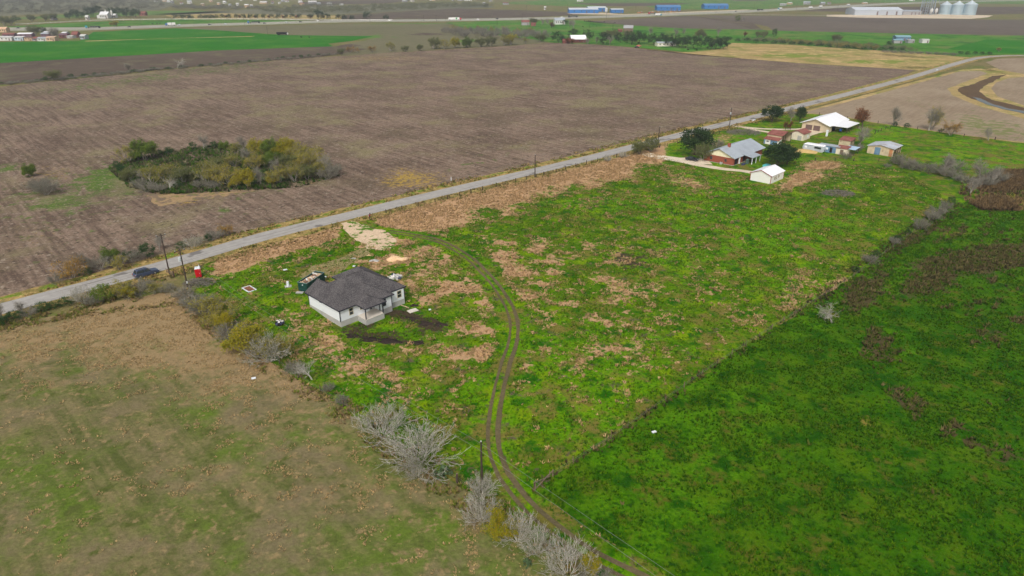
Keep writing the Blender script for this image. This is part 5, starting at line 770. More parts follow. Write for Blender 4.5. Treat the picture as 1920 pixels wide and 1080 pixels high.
fence('wire fence with dark posts behind the homestead along the harrowed field', [(1486, 215), (1536, 216.5), (1646, 232.5), (1720, 242.5), (1807, 257), (1920, 269), (1975, 279)], 9.5, 1.4, .12)
fence('thin wire fence between the pasture and the lush field', [(1003, 921), (1030, 897), (1145, 825), (1345, 684), (1490, 590), (1600, 520), (1700, 445), (1790, 385)], 4.6, 1.2, .06, wires=2, m=M_wood)
fence('overgrown wire fence through the shrubs beside the dry field', [(345, 552), (480, 652), (560, 710), (645, 764), (740, 835), (857, 903), (960, 985), (1031, 1027), (1115, 1078)], 6, 1.3, .08, wires=2)
fence('wire fence along the brick house yard by the road', [(1236, 278), (1270, 270), (1330, 256), (1365, 247)], 5, 1.2, .08); fence('short row of fence posts before the trailers', [(1528, 303), (1600, 303), (1647, 303.5), (1685, 311), (1740, 326)], 6, 1.3, .1); fence('paddock fence right of the tan house', [(1640, 252), (1652, 246), (1660, 243), (1680, 238)], 3.5, 1.4, .11)
def post(u, v, h, r, label):
    e = thing('fence_post', label, 'post', place(u, v, -.2), .3); MB().tube((0, 0, -.2), (.03, .02, h), r, r*.9, 8).build('shaft', M_post, e); MB().tube((.03, .02, h), (.03, .02, h+.03), r*.9, r*.4, 8).build('cap', M_wood, e)
post(857, 909, 1.9, .17, 'thick dark corner post beside the prickly pear'); post(1002, 918, 1.3, .14, 'grey corner post where the thin fence meets the track'); post(1032, 1032, 1.0, .12, 'short brown post between the foreground shrubs'); post(1237, 277, 1.3, .15, 'dark gatepost at the brick house drive')
e = thing('gate_brace', 'weathered grey leaning boards at the foot of the thin fence', 'brace', place(1003, 919, -.1), math.radians(46)); MB().tube((0, 0, .1), (3.6, 0, 1.1), .07, .06, 6).build('rail', M_wood, e); MB().tube((0, .3, 1.0), (3.2, .1, .3), .06, .05, 6).build('rail', M_wood, e); MB().tube((3.6, 0, -.2), (3.6, 0, 1.25), .09, .08, 6).build('post', M_wood, e)
e = thing('cattle_guard', 'grey metal gate leaning below the tall utility pole', 'gate', place(313, 513, 0), math.radians(-40))
for k in range(5): MB().tube((0, 0, .2+k*.22), (3.2, 0, .25+k*.22), .035, .035, 5).build('bar', M_wood, e)
for x in (0, 1.6, 3.2): MB().tube((x, 0, .1), (x, 0, 1.25), .045, .045, 5).build('upright', M_wood, e)
MB().tube((3.5, 0, -.2), (3.5, .03, 1.4), .14, .13, 8).build('post', M_post, e)
e = thing('mailbox', 'red and white mailbox on a post at the gravel entrance', 'mailbox', place(693, 412, -.1), BA); MB().box(-.06, .06, -.06, .06, 0, 1.1).build('post', M_post, e); MB().box(-.3, .3, -.14, .14, 1.1, 1.38).build('box', M_red, e); MB().box(-.34, -.302, -.12, .12, 1.12, 1.34).build('door', M_white, e)
e = thing('mailbox', 'grey mailbox beside the road at the tan house drive', 'mailbox', place(1381, 236, 0), BA); MB().box(-.06, .06, -.06, .06, -.2, 1.2).build('post', M_post, e); MB().box(-.3, .3, -.14, .14, 1.2, 1.5).build('box', M_conc, e)
e = thing('marker_post', 'white marker post on the field side of the road', 'post', place(846, 339.5), 0); MB().box(-.08, .08, -.04, .04, -.3, 1.2).build('shaft', M_white, e); MB().box(-.1, .1, -.06, .06, 1.2, 1.32).build('cap', M_conc, e)
for k, (u, v, lab) in enumerate([(1276, 227, 'white culvert block by the road opposite the lawn oak'), (1757, 132, 'pale culvert headwall beside the far road')]):
    u = 1413 if k == 0 else u; e = thing('culvert', lab, 'culvert', place(u, v), BA); MB().box(-1.4, 1.4, -.25, .25, -.2, .5).build('headwall', M_white, e); MB().tube((0, -.3, .1), (0, -.26, .1), .2, .2, 10).build('pipe', M_dark, e)

# ------------------------------------------------------------------ vehicles
M_tyre = mat('tyre', (26, 26, 28), .9, .1); M_rim = mat('wheel_rim', (150, 152, 156), .4, .1, metal=.5); M_lamp = mat('headlight', (220, 222, 220), .3, .05); M_tail = mat('tail_light', (150, 20, 20), .4, .1)
def paint(name, c): return mat(name, c, .3, .06, 1, spec=.6)
def loft(lo, hi, z0, z1):
    x0, x1, y = lo; a0, a1, b = hi; return MB().add([(x0, -y, z0), (x1, -y, z0), (x1, y, z0), (x0, y, z0), (a0, -b, z1), (a1, -b, z1), (a1, b, z1), (a0, b, z1)], [(3, 2, 1, 0), (4, 5, 6, 7), (0, 1, 5, 4), (1, 2, 6, 5), (2, 3, 7, 6), (3, 0, 4, 7)])
def car(p, rz, m, label, suv=True, cat='car', L=4.8):
    k = L/4.8; e = thing('car', label, cat, p, rz); h = 1.05 if suv else .92; top = 1.75 if suv else 1.44
    prof = [(-2.38, .38), (-1.9, .28), (1.9, .28), (2.4, .4), (2.42, .7), (2.28, h-.13), (1.0, h), (-2.2, h+.03), (-2.4, h-.15)]; n = len(prof); v = []
    for y, s in ((-.93, .985), (-.86, 1), (.86, 1), (.93, .985)): v += [(x*s*k, y, .6+(z-.6)*(1 if abs(y) < .9 else .9)) for x, z in prof]
    MB().add(v, [tuple(range(n-1, -1, -1)), tuple(range(3*n, 4*n))]+[(j*n+i, j*n+(i+1) % n, (j+1)*n+(i+1) % n, (j+1)*n+i) for j in range(3) for i in range(n)]).build('body', m, e)
    loft((-2.15*k, 1.0*k, .84), (-1.85*k if suv else -1.2*k, .2*k, .66), h, top-.06).build('cabin_glass', glassm(), e); r_ = loft((-1.9*k if suv else -1.25*k, .25*k, .68), (-1.8*k if suv else -1.1*k, .15*k, .62), top-.058, top).build('roof', m, e)
    if suv:
        for y in (-.55, .55): MB().box(-1.6*k, .0, y-.03, y+.03, top+.002, top+.06).build('roof_rail', M_tyre, r_)
    for a, b in ((( 1.0*k, .84), (.22*k, .665)), ((-2.15*k, .84), ((-1.84 if suv else -1.2)*k, .665)), ((-.35*k, .85), (-.45*k, .675))):
        for s in (-1, 1): MB().tube((a[0], a[1]*s, h), (b[0], b[1]*s, top-.05), .045, .045, 5).build('pillar', m, e)
    for x in (-1.45*k, 1.5*k):
        for s in (-1, 1):
            w_ = MB().tube((x, s*.74, .35), (x, s*.95, .35), .35, .35, 14).build('wheel', M_tyre, e); MB().tube((x, s*.952, .35), (x, s*.965, .35), .21, .2, 10).build('rim', M_rim, w_)
    for s in (-.68, .68): MB().box(2.3*k, 2.44*k, s-.18, s+.18, .68, .82).build('headlight', M_lamp, e); MB().box(-2.45*k, -2.33*k, s-.15, s+.15, .75, .95).build('tail_light', M_tail, e)
    for s in (-1, 1): MB().box(.75*k, .9*k, s*.98-.08, s*.98+.08, h, h+.14).build('mirror', m, e)
    return e
M_navy = paint('dark_navy_paint', (58, 70, 96)); M_black = paint('black_paint', (26, 32, 42))
rd = Vector((ROAD[60].x, ROAD[60].y)); pc = G(275, 517); i0 = min(range(len(ROAD)), key=lambda i: (ROAD[i]-pc.xy).length); rdir = (ROAD[i0+1]-ROAD[i0-1]).normalized()
car(place(275, 517.5, .06), math.atan2(rdir.y, rdir.x), M_navy, 'dark blue-grey pickup-sized car parked at the roadside left of the poles', True, 'car', 5.2)
car(place(1297.5, 302, .06), math.radians(-34), M_black, 'black car parked on the gravel drive of the brick house', False, 'car', 4.8)
def mpp(u, v): p = G(u, v); return (p.y*CT+CAM_H*ST)/FPX
PROTOV = {}
def truck(e, cab, box, flat=False, L=16):
    MB().box(L/2-2.6, L/2, -1.2, 1.2, .9, 3.3).build('cab', cab, e); MB().box(L/2-.02, L/2+.05, -1.0, 1.0, 2.1, 3.0).build('windshield', glassm(), e); MB().box(-L/2, L/2-3, -1.25, 1.25, 1.1, 1.45 if flat else 4.0).build('trailer', box, e)
    for x in (-L/2+1, -L/2+2.2, L/2-4, L/2-1.2):
        for y in (-1.0, 1.0): MB().tube((x, y-.2, .5), (x, y+.2, .5), .5, .5, 10).build('wheel', M_tyre, e)
    if flat:
        for k in range(4): MB().box(-L/2+.5+k*3, -L/2+3+k*3, -1.1, 1.1, 1.452, 2.6).build('cargo', box, e)
def simplecar(e, m):
    MB().add([(-2.3, -.9, .3), (2.3, -.9, .3), (2.3, .9, .3), (-2.3, .9, .3), (-2.3, -.9, .95), (2.25, -.9, .85), (2.25, .9, .85), (-2.3, .9, .95)], [(3, 2, 1, 0), (4, 5, 6, 7), (0, 1, 5, 4), (1, 2, 6, 5), (2, 3, 7, 6), (3, 0, 4, 7)]).build('body', m, e); loft((-1.9, .9, .85), (-1.5, .2, .65), .9, 1.55).build('cabin', m, e)
    for x in (-1.45, 1.45):
        for y in (-.8, .8): MB().tube((x, y-.1, .35), (x, y+.1, .35), .35, .35, 8).build('wheel', M_tyre, e)
CL = dict(dark=(44, 48, 56), white=(236, 236, 236), silver=(186, 190, 196), teal=(60, 150, 170), red=(190, 40, 56), blue=(70, 120, 180))
def onhw(u): 
    best = min(((abs(PX(p.x, p.y)[0]-u), i) for i, p in enumerate(HW))); i = best[1]; a = HW[max(0, i-1)]; b = HW[min(len(HW)-1, i+1)]; p = HW[i]
    # slide along the tangent to the wanted column
    d = (b-a).normalized()
    for _ in range(6): uu = PX(p.x, p.y)[0]; p = p+d*((u-uu)*mpp(uu, PX(p.x, p.y)[1])/max(.3, abs(d.x)))
    return p, d
for u, lane, c, kind, lab in [(27, -8, 'dark', 'car', 'dark pickup on the highway at the far left'), (172, -8, 'teal', 'flat', 'teal flatbed truck on the highway before the mansion'), (243, -5, 'dark', 'car', 'dark car on the highway right of the teal flatbed'), (321, -5, 'blue', 'box', 'blue truck on the highway by a tall pole'), (338, -8, 'silver', 'car', 'silver car just right of the blue highway truck'), (392, 8, 'dark', 'car', 'dark car on the highway below the tree row, first after the silver car'), (423, 5, 'silver', 'car', 'pale car on the highway below the middle of the tree row'), (478, -8, 'blue', 'flat', 'blue flatbed truck on the highway below the tree row'), (494, 8, 'dark', 'car', 'dark car beside the blue flatbed truck'), (536, 5, 'silver', 'car', 'silver car on the highway before the largest roadside tree'), (562, 5, 'dark', 'car', 'dark low car on the highway nearest the largest roadside tree'), (598, -8, 'white', 'car', 'white car below the largest roadside tree'), (730, 8, 'white', 'car', 'white van on the highway at the end of the white fence'), (852, 6, 'white', 'semi', 'white semi trailer with red cab and green stripe on the highway'), (934, -6, 'dark', 'car', 'dark car on the highway right of the white semi'), (895, 6, 'white', 'car', 'white car between the white semi and the dark car'), (1056, -6, 'white', 'car', 'white car on the highway left of the blue warehouses'), (1079, -8, 'dark', 'flat', 'dark loaded truck before the long blue warehouse'), (1217, 24, 'teal', 'box', 'short teal truck on the highway below the machinery yard'), (1240, -24, 'red', 'flat', 'red truck parked by the machinery yard'), (1384, -6, 'dark', 'car', 'dark car on the highway beyond the right blue warehouse'), (1430, -6, 'dark', 'flat', 'dark truck with pale load on the far highway'), (1455, 6, 'silver', 'car', 'silver car behind the far teal truck'), (1467, -6, 'teal', 'box', 'teal and white truck on the far highway'), (1515, 6, 'white', 'box', 'white truck on the far highway before the roadside houses'), (1543, -6, 'white', 'box', 'white tanker-like truck on the far highway right of the roadside houses'), (1595, -6, 'white', 'box', 'white truck at the far right end of the highway')]:
    p, d = onhw(u); r_ = Vector((d.y, -d.x)); q = p+r_*lane; rz = math.atan2(d.y, d.x)+(0 if lane > 0 else math.pi)
    e = thing('truck' if kind != 'car' else 'car', lab, 'truck' if kind != 'car' else 'car', (q.x, q.y, .26), rz, 'vehicles on the highway'); m = paint('paint_'+c, CL[c])
    if kind == 'car': simplecar(e, m)
    elif kind == 'semi': truck(e, paint('paint_red', CL['red']), paint('paint_white', CL['white']), L=20); MB().box(1.2, 3.6, -1.27, -1.252, 1.3, 3.9).build('green_panel', mat('green_sign', (60, 160, 80), .5, .05), e); MB().box(1.2, 3.6, 1.252, 1.27, 1.3, 3.9).build('green_panel', mat('green_sign', (60, 160, 80), .5, .05), e)
    else: truck(e, m, paint('paint_white', CL['white']) if kind == 'box' else paint('paint_dark', CL['dark']), kind == 'flat', 13 if kind == 'box' else 18)

# ------------------------------------------------------------------ far buildings (each a thing with walls, roof, openings)
def fb(name, u, v, wpx, h, wall, roof, label, rise=.18, depth=None, rz=0.0, cat='building', ridge='x', doors=1, win=2, group=None):
    s = mpp(u, v); w_ = wpx*s; d = depth or max(5, min(w_*.6, 14)); p = G(u, v); e = thing(name, label, cat, (p.x, p.y+d/2, .12), rz, group)
    rs = (d if ridge == 'x' else w_)*rise
    gable_walls(MB(), -w_/2, w_/2, -d/2, d/2, 0, h, rs, ridge).build('wall', wall, e); gable_roof(MB(), -w_/2-.4, w_/2+.4, -d/2-.4, d/2+.4, h+.06, rs+.1, ridge, .15).build('roof', roof, e)
    for k in range(win): x = -w_/2+w_*(k+.7)/(win+1); MB().box(x-.6, x+.6, -d/2-.03, -d/2, h*.4, h*.78).build('window', glassm(), e)
    for k in range(doors): x = w_/2-w_*(k+.6)/(doors+2); MB().box(x-.6*max(1, h/4), x+.6*max(1, h/4), -d/2-.035, -d/2, .05, h*.72).build('door', M_brownd, e)
    return e, w_, d
M_bwall = mat('warehouse_blue', (44, 112, 178), .6, .1, .1, rib=.6); M_bluer = mat('warehouse_roof', (206, 212, 218), .5, .1, .1); M_blr2 = mat('warehouse_blue_roof', (84, 132, 184), .5, .1, .1); M_gw = mat('far_white', (208, 208, 206), .8, .1, .1); M_gg = mat('far_grey', (160, 160, 162), .8, .2, .1); M_rr = mat('far_rust', (136, 84, 76), .85, .3, .2); M_tn = mat('far_tan', (204, 176, 144), .85, .1, .1); M_gr = mat('far_grey_roof', (170, 178, 186), .5, .2, .1)
fb('warehouse', 1094, 25, 55, 6.5, M_bwall, M_bluer, 'long blue warehouse with white roof beside the highway', .1, 24, .05, 'warehouse', doors=2, win=3); fb('warehouse', 1119, 22, 34, 7, M_bwall, M_bluer, 'blue warehouse partly behind the long blue one', .1, 22, .05, 'warehouse', win=1); fb('warehouse', 1157, 24.5, 23, 6, M_bwall, M_bluer, 'small blue warehouse right of the white tank', .08, 18, .05, 'warehouse', win=1); fb('warehouse', 1254, 20, 44, 7, M_bwall, M_blr2, 'blue warehouse with blue roof above the red truck', .12, 26, 0, 'warehouse', win=3, doors=2); fb('warehouse', 1343, 17, 45, 7, M_bwall, M_blr2, 'rightmost blue warehouse standing on pale ground', .12, 26, 0, 'warehouse', win=3, doors=2)
fb('warehouse', 1647, 28.5, 88, 8.5, mat('far_silver_wall', (176, 184, 194), .6, .1, .1, rib=.5), mat('far_silver_roof', (206, 212, 220), .45, .05, .1), 'long silver grain warehouse left of the silos', .1, 40, -.03, 'warehouse', win=0, doors=3); fb('warehouse', 1710, 28, 34, 6, M_gg, M_gr, 'low open grain shed between long warehouse and silos', .06, 25, -.02, 'warehouse', win=0, doors=3)
def silo(u, v, wpx, hpx, label):
    s = mpp(u, v); r = wpx*s/2; h = hpx*s; p = G(u, v); e = thing('grain_silo', label, 'silo', (p.x, p.y+r, .1), 0, 'grain silos'); prof = []
    for k in range(13): z = h*k/12; prof += [(r*(1.0 if k % 2 else .992), z)]
    M_s = mat('silo_steel', (176, 196, 206), .4, .15, .15, c2=(140, 162, 178), metal=.35); MB().lathe(prof, 0, 0, 28).build('drum', M_s, e); MB().lathe([(r*1.03, h), (r*.5, h+r*.28), (r*.16, h+r*.48), (r*.14, h+r*.58), (.01, h+r*.62)], 0, 0, 28).build('roof', mat('silo_roof', (214, 226, 232), .4, .08, .2, metal=.3), e)
    for k in range(3): MB().lathe([(r*1.012, h*(k+1)/4), (r*1.03, h*(k+1)/4+.15), (r*1.012, h*(k+1)/4+.3)], 0, 0, 28).build('hoop', M_s, e)
    for x in (-.3, .3): MB().box(x-.06, x+.06, -r*1.03-.1, -r*1.03, .2, h).build('ladder_rail', M_ins, e)
silo(1776, 27.5, 20, 17, 'leftmost steel grain silo beside the elevator tower'); silo(1799, 28, 21, 17.5, 'middle steel grain silo'); silo(1823, 28.5, 22.5, 18.5, 'rightmost and largest steel grain silo')
p = G(1740, 28); s = mpp(1740, 28); e = thing('grain_elevator', 'steel lattice grain elevator with slanting pipes left of the silos', 'tower', (p.x, p.y+8, .1)); M_lat = mat('lattice_steel', (150, 164, 178), .5, .15, .2, metal=.3); H = 42*s
for x in (-4, 4):
    for y in (-4, 4): MB().box(x-.35, x+.35, y-.35, y+.35, 0, H).build('leg', M_lat, e)
for k in range(9):
    z = H*(k+.5)/9; b_ = MB(); b_.box(-4, 4, -4.3, -4.1, z, z+.35); b_.box(-4, 4, 4.1, 4.3, z, z+.35); b_.box(-4.3, -4.1, -4, 4, z, z+.35); b_.tube((-4, -4.2, z), (4, -4.2, z+H/9), .2, .2, 4); b_.build('brace', M_lat, e)
for x, dx, top in ((7, 16, 1.0), (10, 26, .95), (-7, -8, .8), (5, 11, .9)): MB().tube((x, 0, H*top), (dx, 2, H*.3), .5, .5, 6).build('spout', M_lat, e)
for x, h_ in ((-11, .7), (9, .9), (13, .85)): MB().box(x-.5, x+.5, -.5, .5, 0, H*h_).build('bucket_leg', M_lat, e)
for k, (u, lab) in enumerate([(1746, 'white hopper tank left of two beneath the grain elevator'), (1755, 'white hopper tank right of two beneath the grain elevator')]):
    p = G(u, 28.5); e = thing('hopper_tank', lab, 'tank', (p.x, p.y+2, .1)); r = 2.6*s; MB().lathe([(.3, 2), (r, 6), (r, 6+3.5*s), (.3, 6+6*s), (.01, 6+6*s)], 0, 0, 14).build('drum', M_gw, e)
    for a in range(4): MB().box(math.cos(a*1.57)*r*.8-.15, math.cos(a*1.57)*r*.8+.15, math.sin(a*1.57)*r*.8-.15, math.sin(a*1.57)*r*.8+.15, 0, 6.2).build('leg', M_lat, e)
p = G(1137, 24); e = thing('tank', 'white upright tank between the blue warehouses', 'tank', (p.x, p.y+3, .1)); MB().lathe([(2.6, 2), (2.6, 7), (1.4, 8.6), (.01, 9)], 0, 0, 14).build('drum', M_gw, e); MB().lathe([(2.2, 0), (2.2, 2)], 0, 0, 10).build('stand', M_gg, e)
for i in range(9): rr = random.Random(i); u = 1195+i*10+rr.uniform(-3, 3); p = G(u, 25.3-i*.3); e = thing('machine', 'orange-brown machine, %s from the left in the yard between blue warehouses' % ordn(i+1), 'machine', (p.x, p.y, .1), rr.uniform(-.5, .5), 'machinery yard'); MB().box(-2.6, 2.6, -1.2, 1.2, .5, 1.9).build('body', mat('machine_%d' % (i % 3), [(196, 130, 70), (150, 96, 70), (120, 90, 74)][i % 3], .7, .3, .5), e); MB().box(-.6, 1.3, -.9, .9, 1.9, 3.1).build('cab', M_gg, e); MB().tube((2.4, 0, 1.5), (5.0, 0, 2.9), .25, .2, 5).build('boom', mat('machine_0', (196, 130, 70)), e)
M_fence = mat('white_rail', (226, 226, 222), .8, .1)
# farmstead by the field, old farmhouses, trailers
e, w_, d = fb('house', 1084, 80.5, 28, 3.4, mat('dark_red_wall', (96, 50, 46), .8, .2, .4), M_wroof, 'dark red farmhouse with shining white roof among oaks', .3, 12, .12, 'house', doors=1, win=2); fb('house', 1062, 81.5, 14, 2.6, M_rr, M_rr, 'low rusty shed left of the dark red farmhouse', .25, 6, .1, 'shed', win=0)
e, w_, d = fb('mobile_home', 1249, 87, 37, 3.2, mat('trailer_white', (226, 220, 208), .7, .2, .3), M_gr, 'long white mobile home beneath the row of oaks', .12, 7, .18, 'trailer', doors=1, win=4); p = G(1194, 90); e = thing('car', 'black car parked left of the long white mobile home', 'car', (p.x, p.y, .12), .1); simplecar(e, M_black); p = G(1187, 89); e = thing('car', 'red pickup parked against the long white mobile home', 'car', (G(1198, 87.5).x, G(1198, 87.5).y, .12), .1); simplecar(e, paint('paint_salmon', (206, 110, 104)))
fb('house', 1049, 46, 19, 5.5, M_gw, M_gr, 'white two-storey farmhouse with grey roof in the creek pasture', .3, 10, .2, 'house', win=4); fb('barn', 985, 47.5, 14, 4, M_gg, M_rr, 'grey barn with rusty roof left of the white farmhouse', .25, 10, .1, 'barn', win=0); fb('shed', 1000, 49, 9, 3, M_rr, M_rr, 'small rusty shed right of the grey barn', .2, 6, 0, 'shed', win=0, doors=0); fb('barn', 1179, 59.5, 17, 4, M_wood, M_gg, 'collapsing grey plank barn in the pasture', .35, 9, -.2, 'barn', win=0); fb('shed', 1163, 60, 8, 2.4, M_rr, M_rr, 'rusty low shed left of the collapsing barn', .2, 5, 0, 'shed', win=0, doors=0)
fb('shed', 1694, 77, 26, 4, M_bluem, mat('blue_grey_roof', (130, 170, 180), .5, .15, .3), 'blue-grey roofed cattle shed in the creek pasture', .12, 10, -.1, 'shed', win=0, doors=2); fb('shed', 1684, 81.5, 15, 3, M_gg, mat('blue_grey_roof', (130, 170, 180)), 'smaller blue-grey shed in front of the cattle shed', .12, 6, -.1, 'shed', win=0); fb('shed', 1735, 81, 13, 3.4, M_gw, M_gw, 'cream-white box shed right of the cattle shed', .05, 6, 0, 'shed', win=0); fb('shed', 1708, 81, 12, 2.6, M_gg, M_gg, 'grey low shed between cattle shed and white box shed', .15, 5, .1, 'shed', win=0)
p = G(528, 66.2); e = thing('tank_trailer', 'black tank trailer parked in the green field', 'trailer', (p.x, p.y+2, .1)); MB().tube((-6, 0, 2.1), (6, 0, 2.1), 1.35, 1.35, 14).build('tank', M_dark, e); MB().box(6.05, 7.2, -1.1, 1.1, .8, 2.6).build('hitch', M_gw, e)
for x in (-4.5, -3.2, 5): MB().tube((x, -1.0, .5), (x, 1.0, .5), .5, .5, 10).build('wheel', M_tyre, e)
# village at the far left
for a in [(11, 76.5, 24, 3.4, M_gw, M_gw, 'white trailer house at the left edge of the village', .1), (36, 76.5, 17, 3.4, mat('pale_blue', (182, 198, 210), .7, .1), M_gw, 'pale blue trailer house in the village front row', .1), (53, 76.5, 13, 3.2, M_tn, M_brownd, 'tan flat-roofed house in the village front row', .08), (66, 77, 9, 2.6, M_gg, M_rr, 'small dark shed right of the tan village house', .15), (78, 77.5, 15, 3.0, M_gw, M_gr, 'white and blue mobile home in the village front row', .1), (95, 77.5, 15, 3.6, mat('beige', (206, 172, 146), .8, .1), mat('beige', (206, 172, 146)), 'beige box house at the right of the village front row', .12), (46, 69.5, 24, 3.2, mat('mauve', (120, 92, 104), .8, .2), M_wroof, 'long mauve house with white roof in the village', .12), (84, 69, 14, 3.0, mat('mauve', (120, 92, 104)), M_gr, 'mauve shed left of the village bare trees', .12), (118, 71.5, 14, 3.2, M_rr, mat('mauve', (120, 92, 104)), 'rust-brown open shed right of the village bare trees', .15), (131, 72, 10, 2.2, M_gw, M_gw, 'low white trailer near the right end of the village', .05), (140, 71, 10, 3.6, M_rr, M_rr, 'round-topped rusty shed near the right end of the village', .35), (155, 74, 9, 3.6, M_gr, M_gw, 'pale grey cabin at the right end of the village', .15), (5, 61, 14, 4, M_tn, mat('tan_roof', (214, 176, 146), .8, .1), 'house with tan roof at the left edge below the highway', .25), (15, 70, 20, 3, mat('mauve', (120, 92, 104)), M_rr, 'dark rusty-roofed house behind the left village trailer', .15), (120, 66, 8, 2.5, M_gg, M_wroof, 'small shed with bright roof at the back of the village', .1), (86, 65, 9, 2.5, M_gg, M_wroof, 'small white-roofed shed behind the mauve village shed', .1)]:
    fb('house', *a[:7], rise=a[7], depth=8, rz=random.Random(int(a[0])).uniform(-.15, .15), cat='house', group='village houses')
# mansion
e, w_, d = fb('mansion', 195, 35, 15, 6, M_gw, mat('mansion_roof', (226, 226, 228), .7, .1, .1), 'white mansion with two towers among oaks beyond the highway', .3, 14, .0, 'house', win=4)
for x in (0, 9.5): MB().lathe([(1.5, 5), (1.5, 10), (.1, 13.5)], x, 2, 8).build('tower', M_gw, e)
MB().box(-w_/2-6, -w_/2-.5, -4, 4, 0, 5).build('side_wing', M_gw, e); fb('house', 214, 34, 6, 4, M_gw, M_gw, 'small white outbuilding right of the mansion', .3, 8, 0, 'house'); fb('house', 163, 37, 5, 4, M_gw, M_gw, 'small white chapel-like outbuilding left of the mansion', .4, 6, 0, 'house'); fb('house', 267, 29.5, 11, 4, M_rr, M_rr, 'dark red house behind trees right of the mansion', .3, 9, 0, 'house'); fb('house', 99, 38, 7, 3, M_gg, M_gw, 'pale roofed house left of the mansion trees', .15, 8, 0, 'house')
def longrail(label, px, h=1.4):
    P = W(px); o = P[0]; e = thing('rail_fence', label, 'fence', o); L = smooth_line(P, 14); q = [Vector((p.x-o.x, p.y-o.y, 0)) for p in L]
    pm = MB().box(-.25, .25, -.25, .25, 0, h*1.15).mesh('post', M_fence)
    for v in q: x = link('post', pm, e); x.location = v
    for z in (.4, .75, 1.05): MB().path([v+Vector((0, 0, h*z)) for v in q], .14, 4).build('rail', M_fence, e)
longrail('white rail fence along the mansion drive', [(30, 46.5), (95, 43.5), (150, 40.5), (215, 38), (330, 36.8)]); longrail('white rail fence along the highway tree row', [(330, 36.8), (450, 36.6), (560, 37.5), (640, 38.4), (735, 38.2)])
# town on the skyline
T_ = [(292, 3.5), (308, 3), (316, 4.5), (323, 6), (355, 7), (395, 4), (421, 6.5), (431, 11.5), (445, 11), (462, 14), (471, 13), (452, 1.2), (478, 2), (494, 7, 14), (511, 7.5), (524, 7.5), (530, 3.5), (538, 4), (563, 5.5), (585, 6.8, 15), (598, 9), (618, 10.5, 9), (566, 10.5), (640, 10.5), (759, 4, 9), (773, 3, 7), (809, 1.2), (813, 1.5), (849, 1.8), (862, 1.8, 9), (877, 1.6, 14), (908, 9.2, 5), (948, 8.8, 11), (1022, 18.5, 4), (1088, 3, 11), (1469, 11, 11), (1481, 8.5, 9), (1514, 8.5, 12), (1543, 8.5, 8), (1555, 8, 6), (1622, 7.5, 9), (1711, 2, 9), (920, 3, 6), (410, 9, 6), (340, 8, 5), (380, 11, 6)]
for i, t in enumerate(sorted(T_, key=lambda t: t[0])):
    rr = random.Random(i*7+1); roof, rn = rr.choice([(M_gw, 'white'), (M_gw, 'white'), (M_gr, 'grey'), (M_wroof, 'bright white'), (M_rr, 'rusty')]); wall, wn = rr.choice([(M_gw, 'white'), (M_gg, 'grey'), (M_tn, 'tan'), (M_gg, 'grey')])
    fb('house', t[0], t[1], t[2] if len(t) > 2 else rr.uniform(4, 8), rr.uniform(3, 5.5), wall, roof, '%s building with %s roof, %s from the left along the skyline' % (wn, rn, ordn(i+1)), rr.uniform(.1, .3), rz=rr.uniform(-.4, .4), cat='building', win=2, group='skyline buildings')
# far utility poles and cattle
fp = [(265, 47, 14, 'a'), (151, 76, 14, 'a'), (323, 51, 18, 'a'), (459, 48, 12, 'a'), (502, 65, 12, 'a'), (795, 40, 11, 'a'), (818, 40, 11, 'a'), (694, 41.5, 8, 'a'), (836, 39, 9, 'a'), (932, 47, 12, 'a'), (979, 36.5, 9, 'a'), (1137, 35, 9, 'a'), (1106, 52, 8, 'a'), (1192, 20, 10, 'a'), (1064, 19, 11, 'a'), (1027, 19, 9, 'a'), (987, 20, 9, 'a'), (870, 15, 8, 'a'), (915, 16, 8, 'a'), (1414, 17, 11, 'a'), (1342, 27, 9, 'a'), (1570, 20, 11, 'a'), (1493, 18, 11, 'a'), (1149, 56, 8, 'a')]
for i, (u, v, hp, _) in enumerate(sorted(fp)): pole(u, v, max(9, min(13, hp*mpp(u, v))), 'far utility pole, %s from the left in the distance' % ordn(i+1), True, False, .2, 'far utility poles')
def cow():
    e = thing('cow', 'cow', 'cow', (0, 0, 0), 0, 'grazing cattle'); b_ = MB(); M_c = mat('cow_hide', (44, 36, 34), .9, .3, 1.0)
    rings = [(-1.1, .05, 1.25), (-1.0, .34, 1.02), (-.5, .42, .98), (.1, .42, .94), (.6, .38, 1.0), (.95, .26, 1.1), (1.25, .17, 1.2), (1.5, .15, 1.05), (1.8, .1, .8), (1.92, .04, .72)]; n = 8
    for x, r, z in rings: b_.v += [(x, math.cos(6.283*i/n)*r*.8, z+math.sin(6.283*i/n)*r) for i in range(n)]
    b_.f = [(j*n+i, j*n+(i+1) % n, (j+1)*n+(i+1) % n, (j+1)*n+i) for j in range(len(rings)-1) for i in range(n)]
    for x, y in ((-.85, -.2), (-.85, .2), (.7, -.2), (.7, .2)): b_.tube((x, y, .95), (x+(.1 if x < 0 else -.04), y, .5), .14, .08, 6); b_.tube((x+(.1 if x < 0 else -.04), y, .52), (x, y, 0), .08, .06, 6)
    b_.tube((-1.1, 0, 1.25), (-1.22, 0, .55), .04, .03, 4); b_.build('body', M_c, e, True)
    for y in (-1, 1): MB().add([(1.45, y*.12, 1.2), (1.4, y*.32, 1.22), (1.48, y*.26, 1.12)], [(0, 1, 2)]).build('ear', M_c, e)
    return e
c0 = cow()
